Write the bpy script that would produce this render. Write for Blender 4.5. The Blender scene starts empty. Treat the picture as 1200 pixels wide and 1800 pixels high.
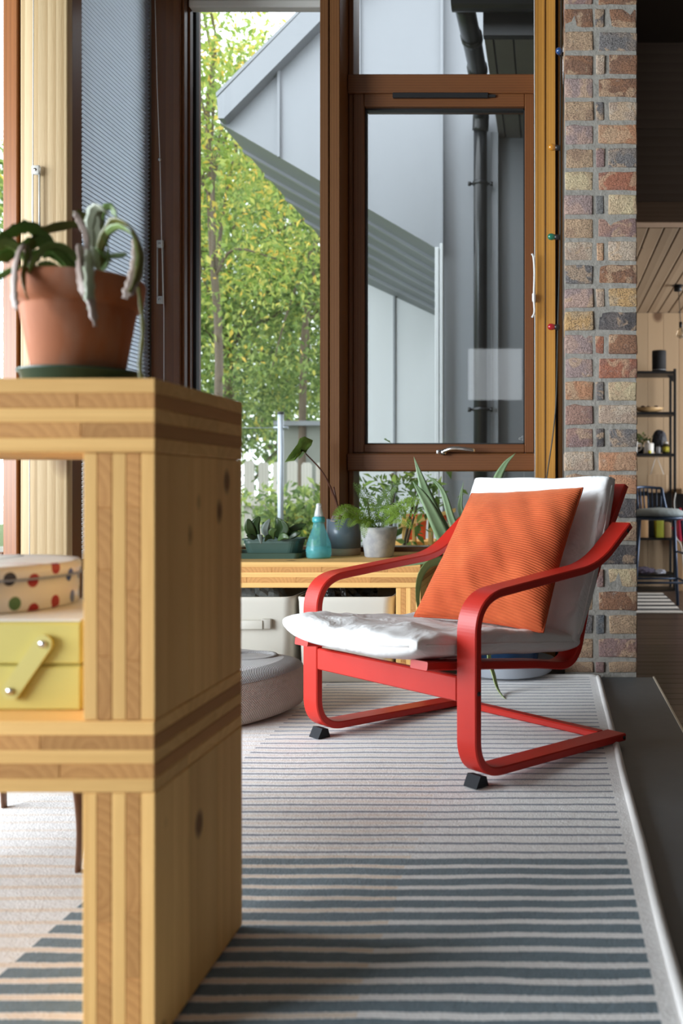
import bpy, bmesh, math, random
import numpy as np
from mathutils import Vector, Matrix

# ------------------------------------------------------------------ camera, world, light, exposure
scene = bpy.context.scene
COL = scene.collection
FPX, VX, VY, EYE = 1612.0, 965.0, 855.0, 0.71      # focal length and vanishing point in a 1200 x 1800 frame

cam_data = bpy.data.cameras.new('camera')
cam_data.sensor_fit = 'HORIZONTAL'
cam_data.sensor_width = 24.0
cam_data.lens = FPX / 1200.0 * 24.0
cam_data.shift_x = (600.0 - VX) / 1200.0
cam_data.shift_y = (VY - 900.0) / 1200.0
cam_data.clip_start = 0.05
cam_data.clip_end = 200
cam_data.dof.use_dof = True
cam_data.dof.focus_distance = 2.75
cam_data.dof.aperture_fstop = 3.5
cam = bpy.data.objects.new('camera', cam_data)
cam.location = (0, 0, EYE)
cam.rotation_euler = (math.pi / 2, 0, 0)
COL.objects.link(cam)
scene.camera = cam

world = bpy.data.worlds.new('overcast_sky')
scene.world = world
world.use_nodes = True
wbg = world.node_tree.nodes['Background']
wbg.inputs[0].default_value = (0.90, 0.95, 1.0, 1)
wbg.inputs[1].default_value = 4.2

def window_light(name, loc, rot, sx, sy, watts, col=(1.0, 0.97, 0.93)):
    """daylight entering through a window opening outside the picture"""
    d = bpy.data.lights.new(name, 'AREA')
    d.shape = 'RECTANGLE'; d.size = sx; d.size_y = sy; d.energy = watts; d.color = col
    o = bpy.data.objects.new(name, d)
    o.location = loc; o.rotation_euler = rot
    COL.objects.link(o)
    return o
H = math.pi / 2
window_light('daylight_side_window', (-4.45, 0.15, 1.5), (0, -H, 0), 2.2, 4.9, 575, (0.83, 0.92, 1.0))   # glazed wall on the left of the room
window_light('daylight_dining_window', (3.45, 6.9, 1.2), (0, H, 0), 1.8, 2.0, 95, (0.97, 0.985, 1.0))              # dining room window on the right

vs = scene.view_settings
vs.view_transform = 'Standard'
vs.look = 'None'
vs.exposure = 0.0
vs.gamma = 1.0
vs.use_curve_mapping = False
scene.cycles.use_denoising = True
scene.cycles.max_bounces = 10
scene.cycles.diffuse_bounces = 5
scene.cycles.glossy_bounces = 4
scene.cycles.transparent_max_bounces = 24
scene.cycles.transmission_bounces = 8
scene.cycles.sample_clamp_indirect = 6.0

# ------------------------------------------------------------------ helpers
R = random.Random(7)
NR = np.random.default_rng(11)

def W(px, py, Y):
    """world point at depth Y (metres from the viewpoint) that is seen at photograph pixel px, py"""
    return Vector(((px - VX) * Y / FPX, Y, EYE + (VY - py) * Y / FPX))

def origin(parent):
    v = Vector((0, 0, 0))
    while parent is not None:
        v += parent.location
        parent = parent.parent
    return v

def props(o, label=None, cat=None, group=None, kind=None):
    if label: o['label'] = label
    if cat: o['category'] = cat
    if group: o['group'] = group
    if kind: o['kind'] = kind
    return o

def empty(name, loc, label=None, cat=None, group=None, kind=None):
    o = bpy.data.objects.new(name, None)
    o.empty_display_size = 0.05
    o.location = loc
    COL.objects.link(o)
    return props(o, label, cat, group, kind)

class MB:
    """collects shapes in world coordinates; build() links them as one mesh object"""
    def __init__(s):
        s.v = []; s.f = []; s.sm = []
    def add(s, vs, fs, smooth=False):
        n = len(s.v)
        s.v.extend([tuple(p) for p in vs])
        s.f.extend([tuple(i + n for i in f) for f in fs])
        s.sm.extend([smooth] * len(fs))
        return s
    def box(s, x0, x1, y0, y1, z0, z1, bevel=0.0, seg=1, M=None):
        bm = bmesh.new()
        bmesh.ops.create_cube(bm, size=1.0)
        for v in bm.verts:
            v.co = Vector(((x0 + x1) / 2 + v.co.x * (x1 - x0), (y0 + y1) / 2 + v.co.y * (y1 - y0), (z0 + z1) / 2 + v.co.z * (z1 - z0)))
        if bevel > 0:
            bmesh.ops.bevel(bm, geom=list(bm.edges), offset=bevel, segments=seg, profile=0.5, affect='EDGES', clamp_overlap=True)
        bm.verts.index_update()
        vs = [M @ v.co if M is not None else v.co.copy() for v in bm.verts]
        fs = [[v.index for v in f.verts] for f in bm.faces]
        bm.free()
        return s.add(vs, fs, bevel > 0 and seg > 1)
    def tube(s, path, r, n=10, caps=True, smooth=True, flat=1.0):
        pts = [Vector(p) for p in path]
        m = len(pts)
        rr = r if isinstance(r, (list, tuple)) else [r] * m
        t0 = (pts[1] - pts[0]).normalized()
        up = Vector((0, 0, 1)) if abs(t0.z) < 0.9 else Vector((1, 0, 0))
        a = t0.cross(up).normalized()
        vs = []; fs = []
        for i in range(m):
            t = (pts[min(i + 1, m - 1)] - pts[max(i - 1, 0)]).normalized()
            a = (a - t * a.dot(t))
            a = a.normalized() if a.length > 1e-6 else t.orthogonal().normalized()
            b = t.cross(a)
            for k in range(n):
                an = 2 * math.pi * k / n
                vs.append(pts[i] + a * math.cos(an) * rr[i] + b * math.sin(an) * rr[i] * flat)
        for i in range(m - 1):
            for k in range(n):
                k2 = (k + 1) % n
                fs.append((i * n + k, i * n + k2, (i + 1) * n + k2, (i + 1) * n + k))
        if caps:
            fs.append(tuple(range(n - 1, -1, -1)))
            fs.append(tuple((m - 1) * n + k for k in range(n)))
        return s.add(vs, fs, smooth)
    def lathe(s, prof, c, n=32, sx=1.0, sy=1.0, smooth=True):
        c = Vector(c); vs = []; fs = []
        for r, z in prof:
            for k in range(n):
                an = 2 * math.pi * k / n
                vs.append(c + Vector((r * sx * math.cos(an), r * sy * math.sin(an), z)))
        m = len(prof)
        for i in range(m - 1):
            for k in range(n):
                k2 = (k + 1) % n
                fs.append((i * n + k, i * n + k2, (i + 1) * n + k2, (i + 1) * n + k))
        if prof[0][0] > 1e-5: fs.append(tuple(range(n - 1, -1, -1)))
        if prof[-1][0] > 1e-5: fs.append(tuple((m - 1) * n + k for k in range(n)))
        return s.add(vs, fs, smooth)
    def prism(s, poly, d):
        """polygon (list of world points) pushed along vector d"""
        n = len(poly); d = Vector(d)
        vs = [Vector(p) for p in poly] + [Vector(p) + d for p in poly]
        fs = [tuple(range(n)), tuple(range(2 * n - 1, n - 1, -1))]
        for i in range(n):
            j = (i + 1) % n
            fs.append((j, i, n + i, n + j))
        return s.add(vs, fs)
    def grid(s, fn, nu, nv, smooth=True):
        vs = [fn(i / nu, j / nv) for i in range(nu + 1) for j in range(nv + 1)]
        fs = [(i * (nv + 1) + j, (i + 1) * (nv + 1) + j, (i + 1) * (nv + 1) + j + 1, i * (nv + 1) + j + 1) for i in range(nu) for j in range(nv)]
        return s.add(vs, fs, smooth)
    def build(s, name, mat, parent=None, recalc=True, center=False):
        o0 = origin(parent); cc = Vector((0, 0, 0))
        if center:
            vv = np.array(s.v); cc = Vector((vv.min(0) + vv.max(0)) / 2) - o0; o0 = o0 + cc
        me = bpy.data.meshes.new(name)
        me.from_pydata([(v[0] - o0.x, v[1] - o0.y, v[2] - o0.z) for v in s.v], [], s.f)
        me.polygons.foreach_set('use_smooth', s.sm)
        if recalc and len(s.f) < 30000:
            bm = bmesh.new(); bm.from_mesh(me)
            bmesh.ops.recalc_face_normals(bm, faces=bm.faces)
            bm.to_mesh(me); bm.free()
        me.materials.append(mat)
        me.update()
        o = bpy.data.objects.new(name, me)
        COL.objects.link(o)
        o.parent = parent
        o.location = cc
        return o

def B(x0, x1, y0, y1, z0, z1, bevel=0.0, seg=1):
    return MB().box(x0, x1, y0, y1, z0, z1, bevel, seg)

def struct(o):
    o['kind'] = 'structure'
    return o

def fillet(pts, rad, n=7):
    """2D polyline with rounded corners; rad is one radius per inner corner"""
    out = [Vector(pts[0])]
    for i in range(1, len(pts) - 1):
        p, a, b = Vector(pts[i]), Vector(pts[i - 1]), Vector(pts[i + 1])
        da, db = (a - p).normalized(), (b - p).normalized()
        ang = da.angle(db)
        r = rad[i - 1]
        if r <= 0:
            out.append(p); continue
        d = min(r / math.tan(ang / 2), 0.49 * (a - p).length, 0.49 * (b - p).length)
        s, e = p + da * d, p + db * d
        for k in range(n + 1):
            t = k / n
            out.append(s * (1 - t) ** 2 + p * 2 * t * (1 - t) + e * t * t)
    out.append(Vector(pts[-1]))
    return out

def bez(pts, n=14):
    """smooth curve through points (Catmull-Rom)"""
    P = [Vector(p) for p in pts]
    P = [P[0] * 2 - P[1]] + P + [P[-1] * 2 - P[-2]]
    out = []
    m = len(P) - 3
    per = max(2, n // m)
    for i in range(m):
        p0, p1, p2, p3 = P[i:i + 4]
        for k in range(per):
            t = k / per
            out.append(0.5 * ((2 * p1) + (p2 - p0) * t + (2 * p0 - 5 * p1 + 4 * p2 - p3) * t * t + (3 * p1 - p0 - 3 * p2 + p3) * t ** 3))
    out.append(P[-2])
    return out

# ------------------------------------------------------------------ materials
class NT:
    def __init__(s, name):
        s.m = bpy.data.materials.new(name)
        s.m.use_nodes = True
        s.t = s.m.node_tree
        s.b = s.t.nodes['Principled BSDF']
        s.out = s.t.nodes['Material Output']
    def n(s, typ, **kw):
        nd = s.t.nodes.new(typ)
        for k, v in kw.items(): setattr(nd, k, v)
        return nd
    def l(s, a, b): s.t.links.new(a, b)
    def val(s, node, i, v):
        if hasattr(v, 'is_output'): s.l(v, node.inputs[i])
        else: node.inputs[i].default_value = v
    def math(s, op, a, b=0.0, c=None):
        nd = s.n('ShaderNodeMath', operation=op)
        s.val(nd, 0, a); s.val(nd, 1, b)
        if c is not None: s.val(nd, 2, c)
        return nd.outputs[0]
    def mix(s, f, a, b, mode='MIX'):
        nd = s.n('ShaderNodeMix', data_type='RGBA', blend_type=mode)
        s.val(nd, 0, f)
        s.val(nd, 6, a if hasattr(a, 'is_output') else (*a[:3], 1))
        s.val(nd, 7, b if hasattr(b, 'is_output') else (*b[:3], 1))
        return nd.outputs[2]
    def coords(s, kind='Object'):
        return s.n('ShaderNodeTexCoord').outputs[kind]
    def mapping(s, vec, scale=(1, 1, 1), loc=(0, 0, 0), rot=(0, 0, 0)):
        nd = s.n('ShaderNodeMapping')
        s.l(vec, nd.inputs[0]); s.val(nd, 1, loc); s.val(nd, 2, rot); s.val(nd, 3, scale)
        return nd.outputs[0]
    def noise(s, vec, scale, detail=3, rough=0.5, dist=0.0):
        nd = s.n('ShaderNodeTexNoise')
        s.l(vec, nd.inputs['Vector'])
        nd.inputs['Scale'].default_value = scale; nd.inputs['Detail'].default_value = detail
        nd.inputs['Roughness'].default_value = rough; nd.inputs['Distortion'].default_value = dist
        return nd.outputs[0]
    def ramp(s, f, stops):
        nd = s.n('ShaderNodeValToRGB')
        e = nd.color_ramp.elements
        while len(e) < len(stops): e.new(0.5)
        for i, (p, c) in enumerate(stops):
            e[i].position = p; e[i].color = (*c[:3], 1) if not isinstance(c, float) else (c, c, c, 1)
        s.l(f, nd.inputs[0])
        return nd.outputs[0]
    def bump(s, h, strength=0.3, dist=0.002):
        nd = s.n('ShaderNodeBump')
        nd.inputs['Strength'].default_value = strength; nd.inputs['Distance'].default_value = dist
        s.l(h, nd.inputs['Height'])
        s.l(nd.outputs[0], s.b.inputs['Normal'])
    def rand(s): return s.n('ShaderNodeObjectInfo').outputs['Random']
    def base(s, c):
        s.val(s.b, s.b.inputs.find('Base Color'), c if hasattr(c, 'is_output') else (*c[:3], 1))
    def set(s, **kw):
        for k, v in kw.items(): s.b.inputs[k.replace('_', ' ')].default_value = v
        return s

def plain(name, c, rough=0.5, metal=0.0, bump=None, vary=0.0, **kw):
    t = NT(name)
    t.set(Roughness=rough, Metallic=metal)
    co = t.coords()
    if vary:
        nz = t.noise(co, 9.0, 4)
        t.base(t.mix(nz, [x * (1 - vary) for x in c], [min(1, x * (1 + vary)) for x in c]))
    else:
        t.base(c)
    if bump:
        t.bump(t.noise(co, bump[0], 3), bump[1], bump[2] if len(bump) > 2 else 0.002)
    for k, v in kw.items(): t.b.inputs[k.replace('_', ' ')].default_value = v
    return t.m

def wood(name, light, dark, axis='X', ring=40.0, rough=0.45, knots=0.0, bump=0.15, tint=0.18, fine=220.0, contrast=0.65, coat=0.0, pith=0.8, spec=0.5):
    """solid 3D timber: growth rings around the grain axis, so end faces show arcs and long faces show grain"""
    t = NT(name)
    co = t.coords()
    r = t.rand()
    off = t.n('ShaderNodeCombineXYZ')
    t.l(t.math('MULTIPLY_ADD', r, pith, pith * 0.15), off.inputs[0])
    t.l(t.math('MULTIPLY_ADD', t.math('FRACT', t.math('MULTIPLY', r, 7.31)), pith, -pith * 0.5), off.inputs[1])
    t.l(t.math('MULTIPLY_ADD', t.math('FRACT', t.math('MULTIPLY', r, 13.7)), pith, pith * 0.1), off.inputs[2])
    add = t.n('ShaderNodeVectorMath', operation='ADD')
    t.l(co, add.inputs[0]); t.l(off.outputs[0], add.inputs[1])
    p = add.outputs[0]
    long = {'X': (0.06, 1, 1), 'Y': (1, 0.06, 1), 'Z': (1, 1, 0.06)}[axis]
    pm = t.mapping(p, long)
    wv = t.n('ShaderNodeTexWave', wave_type='RINGS', rings_direction=axis, wave_profile='SAW')
    t.l(pm, wv.inputs['Vector'])
    wv.inputs['Scale'].default_value = ring; wv.inputs['Distortion'].default_value = 3.0
    wv.inputs['Detail'].default_value = 2.0; wv.inputs['Detail Scale'].default_value = 0.15
    fn = t.noise(pm, fine, 4, 0.6)
    big = t.noise(pm, 6.0, 2)
    g = t.math('ADD', t.math('MULTIPLY', wv.outputs[1], contrast), t.math('MULTIPLY', fn, 0.5))
    g = t.math('ADD', g, t.math('MULTIPLY_ADD', big, 0.6, -0.4))
    col = t.mix(g, light, dark)
    hsv = t.n('ShaderNodeHueSaturation')
    t.l(t.math('MULTIPLY_ADD', t.math('FRACT', t.math('MULTIPLY', r, 3.77)), tint * 2, 1 - tint), hsv.inputs['Value'])
    t.l(col, hsv.inputs['Color'])
    col = hsv.outputs[0]
    if knots:
        vo = t.n('ShaderNodeTexVoronoi', feature='F1')
        t.l(t.mapping(p, {'X': (0.75, 1, 1), 'Y': (1, 0.75, 1), 'Z': (1, 1, 0.75)}[axis]), vo.inputs['Vector'])
        vo.inputs['Scale'].default_value = knots
        k = t.ramp(vo.outputs['Distance'], [(0.07, 1.0), (0.125, 0.0)])
        col = t.mix(t.math('MULTIPLY', k, 0.8), col, (0.10, 0.035, 0.012))
    t.base(col)
    t.set(Roughness=rough)
    t.b.inputs['Coat Weight'].default_value = coat
    t.b.inputs['Specular IOR Level'].default_value = spec
    t.b.inputs['Coat Roughness'].default_value = 0.25
    t.bump(t.math('ADD', wv.outputs[1], fn), bump, 0.001)
    return t.m

M = {}
CL, CD = (0.88, 0.55, 0.205), (0.62, 0.32, 0.095)
M['clt_x'] = wood('pine_along', CL, CD, 'X', 16, 0.7, 7.0, spec=0.2, contrast=0.30, tint=0.12, pith=0.16)
M['clt_y'] = wood('pine_across', (0.62, 0.32, 0.11), (0.36, 0.15, 0.045), 'Y', 26, 0.7, 0, spec=0.2, contrast=0.42, tint=0.14, pith=0.055)
M['clt_z'] = wood('pine_upright', CL, CD, 'Z', 16, 0.7, 7.0, spec=0.2, contrast=0.30, tint=0.12, pith=0.16)
M['frame'] = wood('stained_cedar', (0.20, 0.075, 0.022), (0.11, 0.036, 0.012), 'Z', 30, 0.38, 0, 0.05, 0.06, coat=0.1)
M['frame_x'] = wood('stained_cedar_rail', (0.20, 0.075, 0.022), (0.11, 0.036, 0.012), 'X', 30, 0.38, 0, 0.05, 0.06, coat=0.1)
M['mullion'] = wood('brown_mullion_timber', (0.20, 0.085, 0.026), (0.12, 0.045, 0.014), 'Z', 30, 0.5, 0, 0.12, 0.06, spec=0.25)
M['amber'] = wood('amber_timber', (0.60, 0.29, 0.052), (0.38, 0.16, 0.026), 'Z', 30, 0.4, 0, 0.12, 0.1, coat=0.2)
M['oak'] = wood('pale_rough_oak', (0.55, 0.41, 0.235), (0.38, 0.255, 0.12), 'Z', 14, 0.6, 1.6, 0.5, 0.06, contrast=1.0, pith=0.3)
M['gasket_or_gap'] = plain('black_gasket_or_gap', (0.012, 0.012, 0.013), 0.5)
M['blackmetal'] = plain('black_powder_coat', (0.015, 0.016, 0.018), 0.45, 0.2)
M['blackplastic'] = plain('black_plastic', (0.018, 0.019, 0.021), 0.28)
M['rubber'] = plain('dark_rubber', (0.02, 0.022, 0.026), 0.75, Specular_IOR_Level=0.2)
M['chrome'] = plain('satin_chrome', (0.72, 0.72, 0.72), 0.22, 1.0)
M['steel'] = plain('galvanised_steel', (0.50, 0.54, 0.60), 0.45, 0.6, vary=0.1)
M['white'] = plain('white_plastic', (0.80, 0.80, 0.78), 0.4)
M['cord'] = plain('white_cord', (0.75, 0.74, 0.70), 0.7)
M['cable'] = plain('dark_cable', (0.02, 0.025, 0.022), 0.5)
M['plaster'] = plain('off_white_plaster', (0.62, 0.58, 0.53), 0.9, vary=0.04, bump=(40, 0.1))
M['timber_wall'] = plain('brown_timber_lining', (0.085, 0.066, 0.052), 0.6, vary=0.15)
M['ceilwood'] = plain('brown_ceiling_board', (0.15, 0.125, 0.10), 0.8, vary=0.05)
M['soil'] = plain('dark_soil', (0.035, 0.022, 0.014), 0.95, bump=(120, 1.0, 0.01), vary=0.4)

def glass_mat(name, tint=(0.96, 0.98, 0.98), refl=1.0):
    t = NT(name)
    t.t.nodes.remove(t.b)
    tr = t.n('ShaderNodeBsdfTransparent'); tr.inputs[0].default_value = (*tint, 1)
    gl = t.n('ShaderNodeBsdfGlossy'); gl.inputs['Roughness'].default_value = 0.0
    fr = t.n('ShaderNodeFresnel'); fr.inputs[0].default_value = 1.45
    mx = t.n('ShaderNodeMixShader')
    t.l(t.math('MULTIPLY', fr.outputs[0], refl), mx.inputs[0]); t.l(tr.outputs[0], mx.inputs[1]); t.l(gl.outputs[0], mx.inputs[2])
    t.l(mx.outputs[0], t.out.inputs[0])
    return t.m
M['glass'] = glass_mat('window_glass')

# rug: stripes laid out in metres along the rug's own axes
def rug_mat():
    t = NT('striped_rug')
    co = t.coords()
    wob = t.noise(t.mapping(co, (3, 3, 1)), 2.0, 2)
    fine = t.noise(co, 260, 2)
    sx = t.n('ShaderNodeSeparateXYZ'); t.l(co, sx.inputs[0])
    x = sx.outputs[0]
    y = t.math('ADD', sx.outputs[1], t.math('MULTIPLY_ADD', wob, 0.014, -0.007))
    y = t.math('ADD', y, t.math('MULTIPLY_ADD', fine, 0.006, -0.003))
    ph = t.math('DIVIDE', t.math('SUBTRACT', y, 1.2306), 0.0435)
    d = t.math('ABSOLUTE', t.math('SUBTRACT', t.math('FRACT', t.math('ADD', ph, 0.5)), 0.5))     # 0 in the middle of a dark stripe
    wide = t.math('LESS_THAN', y, 1.735)
    half = t.math('MULTIPLY_ADD', wide, 0.205, 0.115)
    dark = t.math('LESS_THAN', d, half)
    inx = t.math('MULTIPLY', t.math('GREATER_THAN', x, -0.785), t.math('LESS_THAN', t.math('ADD', x, t.math('MULTIPLY', fine, 0.004)), 0.148))
    dark = t.math('MULTIPLY', dark, inx)
    peachzone = t.math('LESS_THAN', t.math('ADD', x, t.math('MULTIPLY', wob, 0.03)), -0.245)
    pl = t.math('MULTIPLY', t.math('GREATER_THAN', d, 0.36), peachzone)
    grain = t.noise(t.mapping(co, (1, 1, 1)), 60, 3)
    cream = t.mix(grain, (0.68, 0.66, 0.645), (0.82, 0.80, 0.785))
    peach = t.mix(grain, (0.66, 0.53, 0.41), (0.76, 0.63, 0.50))
    col = t.mix(t.math('MULTIPLY', pl, t.math('MULTIPLY_ADD', wide, 0.35, 0.5)), cream, peach)
    tealc = t.mix(grain, (0.052, 0.092, 0.118), (0.115, 0.17, 0.205))
    navy = t.mix(grain, (0.12, 0.135, 0.18), (0.22, 0.24, 0.29))
    col = t.mix(dark, col, t.mix(wide, navy, tealc))
    t.base(col)
    t.set(Roughness=0.95)
    t.b.inputs['Sheen Weight'].default_value = 0.25
    t.bump(t.math('ADD', fine, grain), 0.5, 0.003)
    return t.m
M['rug'] = rug_mat()
M['rugedge'] = plain('cream_rug_binding', (0.68, 0.66, 0.64), 0.95, bump=(300, 0.5, 0.002), vary=0.1)
def slate():
    t = NT('dark_slate')
    co = t.coords()
    a = t.noise(co, 2.2, 5, 0.6); b = t.noise(co, 30, 4)
    t.base(t.mix(t.math('ADD', t.math('MULTIPLY', a, 0.7), t.math('MULTIPLY', b, 0.3)), (0.06, 0.068, 0.074), (0.125, 0.135, 0.142)))
    t.set(Roughness=0.5); t.bump(b, 0.12, 0.002)
    return t.m
M['slate'] = slate()
def fx(px, Y): return (px - VX) * Y / FPX
def fz(py, Y): return EYE + (VY - py) * Y / FPX

# ------------------------------------------------------------------ room shell
fl = MB()
fl.box(-4.5, 0.385, -2.5, 3.41, -0.19, 0.0)
fl.box(-1.75, 0.06, 3.41, 3.86, -0.19, 0.0)
struct(fl.build('floor', M['slate']))
nose = struct(B(0.385, 0.391, -2.5, 3.412, -0.17, 0.003).build('trim_1', plain('pale_step_nosing', (0.55, 0.47, 0.36), 0.5)))

M['darkplank'] = wood('dark_stained_plank', (0.085, 0.055, 0.040), (0.04, 0.026, 0.02), 'X', 30, 0.32, 0, 0.1, 0.2)
fd = struct(B(0.06, 3.5, -2.5, 8.1, -0.30, -0.192).build('floor_dining', M['gasket_or_gap']))
pl = None
yy = 1.9
while yy < 8.05:
    if pl is None:
        pl = B(0.392, 3.5, 0, 0.098, -0.192, -0.17, 0.0015).build('plank', M['darkplank'], fd)
        pl.location = (0, yy, 0)
    else:
        c = pl.copy(); COL.objects.link(c); c.location = (R.uniform(-0.0, 0.0), yy, R.uniform(-0.0006, 0.0006))
    yy += 0.1
B(0.392, 3.5, -2.5, 1.9, -0.192, -0.17).build('plank', M['darkplank'], fd)

wl = MB()
wl.box(-4.62, -4.5, -2.5, 3.1, -0.3, 0.35).box(-4.62, -4.5, -2.5, 3.1, 2.65, 3.3).box(-4.62, -4.5, -2.5, -2.35, 0.35, 2.65).box(-4.62, -4.5, 2.75, 3.1, 0.35, 2.65)
struct(wl.build('wall_left', M['plaster']))
wb = MB()
wb.box(-4.62, 3.62, -2.62, -2.5, -0.3, 1.66).box(-4.62, 3.62, -2.62, -2.5, 2.24, 3.3).box(-4.62, -0.9, -2.62, -2.5, 1.66, 2.24).box(-0.3, 3.62, -2.62, -2.5, 1.66, 2.24)
struct(wb.build('wall_back', M['timber_wall']))
wr = MB()
wr.box(3.5, 3.62, -2.5, 5.8, -0.3, 3.3).box(3.5, 3.62, 8.0, 8.2, -0.3, 3.3).box(3.5, 3.62, 5.8, 8.0, -0.3, 0.25).box(3.5, 3.62, 5.8, 8.0, 2.15, 3.3)
struct(wr.build('wall_right', M['timber_wall']))
ce = MB()
ce.box(-4.62, 0.085, -2.62, 3.86, 3.3, 3.42).box(0.085, 3.62, -2.62, 5.42, 3.3, 3.42)
struct(ce.build('ceiling', M['ceilwood']))
wf = MB()   # wall around the window bay
wf.box(-4.5, -1.70, 3.03, 3.15, -0.2, 0.42).box(-4.5, -1.70, 3.03, 3.15, 2.78, 3.3)
wf.box(-1.74, -1.60, 3.15, 3.86, -0.2, 0.42).box(-1.74, -1.60, 3.06, 3.86, 2.78, 3.3)
wf.box(-1.60, 0.06, 3.745, 3.86, -0.2, 0.425).box(-1.60, 0.085, 3.70, 3.86, 2.92, 3.3)
struct(wf.build('wall_front', M['plaster']))
struct(B(0.085, 0.315, 3.751, 8.1, -0.3, 3.3).build('wall_dining', M['timber_wall']))
struct(B(1.6, 3.5, 5.35, 5.42, -0.3, 2.245).build('wall_light_block', M['timber_wall']))  # unseen wall added to keep dining window light off the main room
# bulkhead over the way to the dining room
bh = struct(empty('wall_bulkhead', (1.9, 5.35, 2.24), kind='structure'))
M['darkply'] = wood('dark_brown_panel', (0.44, 0.35, 0.29), (0.34, 0.26, 0.21), 'X', 6, 0.6, 0, 0.05, 0.08)
zs = [2.365, fz(226, 5.35), 3.3]
for i in range(2):
    for (xa, xb) in ((0.315, 1.6), (1.604, 3.5)):
        B(xa, xb, 5.35, 5.42, zs[i] + 0.002, zs[i + 1] - 0.002).build('panel', M['darkply'], bh)
B(0.315, 3.5, 5.33, 5.44, 2.245, 2.365, 0.004).build('beam', wood('brown_beam', (0.55, 0.40, 0.29), (0.42, 0.29, 0.20), 'X', 14, 0.5, 0, 0.1, 0.05), bh)

# dining room ceiling boards, far wall boards
M['cboard'] = wood('pale_lining_board', (0.42, 0.31, 0.205), (0.29, 0.20, 0.125), 'Y', 14, 0.6, 0, 0.1, 0.14)
cd = struct(B(0.315, 3.5, 5.42, 8.1, 2.262, 2.34).build('ceiling_dining', M['gasket_or_gap']))
bd = None
x = 0.318
while x < 3.4:
    if bd is None:
        bd = B(0, 0.084, 5.44, 8.1, 2.243, 2.262, 0.004).build('plank', M['cboard'], cd); bd.location.x = x
    else:
        c = bd.copy(); COL.objects.link(c); c.location.x = x
    x += 0.092
M['wboard'] = wood('pale_wall_board', (0.56, 0.41, 0.26), (0.44, 0.30, 0.175), 'Z', 10, 0.6, 2.2, 0.1, 0.08)
wd = struct(B(0.315, 3.5, 8.12, 8.22, -0.3, 2.34).build('wall_far', M['gasket_or_gap']))
bd = None
x = 0.318
while x < 3.4:
    if bd is None:
        bd = B(0, 0.136, 8.1, 8.12, -0.17, 2.243, 0.002).build('plank', M['wboard'], wd); bd.location.x = x
    else:
        c = bd.copy(); COL.objects.link(c); c.location.x = x
    x += 0.138

# ------------------------------------------------------------------ windows
def post(name, boards, y0, y1, z0=0.0, z1=2.95, mat='amber', gap=None):
    o = empty(name, ((boards[0][0] + boards[-1][1]) / 2, y0, z0), kind='structure')
    for (a, b, dy) in boards:
        B(a, b, y0 + dy, y1, z0, z1, 0.0025).build('board', M[mat], o)
    return o
# double mullion between the two windows
tm = post('trim_2', [(fx(562, 3.6), fx(577.3, 3.6), 0.0), (fx(579.2, 3.6), fx(597, 3.6), 0.0)], 3.60, 3.87, 0.446, mat='mullion')
# amber post against the brick pillar
tp = post('trim_3', [(fx(941, 3.6), fx(957.6, 3.6), 0.0), (fx(958.4, 3.6), fx(976, 3.6), 0.006)], 3.60, 3.87)
B(fx(980.5, 3.66), 0.0535, 3.66, 3.87, 0, 2.9, 0.002).build('board', M['amber'], tp)
B(fx(976, 3.6) + 0.0005, fx(980.5, 3.66) - 0.0005, 3.70, 3.87, 0, 2.9).build('shadow_gap', M['gasket_or_gap'], tp)
# rough oak post at the corner of the bay
to = empty('trim_4', (-1.66, 3.02, 0), kind='structure')
B(fx(35, 3.02), -1.585, 3.02, 3.055, 0, 3.3, 0.006, 2).build('board', M['oak'], to)
B(-1.70, -1.5885, 3.055, 3.118, 0, 2.9, 0.002).build('jamb', M['frame'], to)

# window_1: tall fixed picture window
w1 = empty('window_1', (-1.2, 3.7, 0.42), kind='structure')
B(-1.585, -1.468, 3.65, 3.87, 0.446, 2.9, 0.003).build('jamb_board', M['frame'], w1)
B(-1.468, -1.459, 3.668, 3.70, 0.446, 2.9, 0.002).build('bead', M['frame'], w1)
B(-1.468, -1.456, 3.72, 3.752, 0.446, 2.9, 0.002).build('bead', M['frame'], w1)
B(-1.468, -1.449, 3.765, 3.80, 0.446, 2.9, 0.002).build('gasket_or_gap', M['gasket_or_gap'], w1)
B(-1.468, fx(562, 3.6), 3.75, 3.87, 0.425, 0.462, 0.003).build('bottom_rail', M['frame_x'], w1)
B(-1.468, fx(562, 3.6), 3.70, 3.87, 2.85, 2.92, 0.003).build('head_rail', M['frame_x'], w1)
B(-1.455, fx(562, 3.6) - 0.002, 3.806, 3.812, 0.462, 2.855).build('pane', M['glass'], w1)

# window_2: transom light, tilting sash and bottom light
w2 = empty('window_2', (-0.44, 3.75, 0.42), kind='structure')
xl, xr = fx(597, 3.6) + 0.001, fx(941, 3.6) - 0.001
B(xl, fx(621, 3.75), 3.75, 3.87, 0.462, 2.92, 0.003).build('jamb', M['frame'], w2)
B(fx(939, 3.75), xr, 3.75, 3.87, 0.462, 2.92, 0.003).build('jamb', M['frame'], w2)
B(xl, xr, 3.728, 3.87, fz(163, 3.73), fz(130, 3.73), 0.004).build('transom', M['frame_x'], w2)
B(xl, xr, 3.715, 3.87, fz(828, 3.72), fz(797, 3.72), 0.005).build('transom', M['frame_x'], w2)
B(xl, xr, 3.75, 3.87, 0.425, 0.462, 0.003).build('bottom_rail', M['frame_x'], w2)
B(xl, xr, 3.70, 3.87, 2.85, 2.92, 0.003).build('head_rail', M['frame_x'], w2)
B(fx(613, 3.8), fx(938, 3.8), 3.806, 3.812, fz(130, 3.8), 2.855).build('pane', M['glass'], w2)
B(fx(613, 3.8), fx(938, 3.8), 3.806, 3.812, 0.463, fz(829, 3.8)).build('pane', M['glass'], w2)
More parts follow.
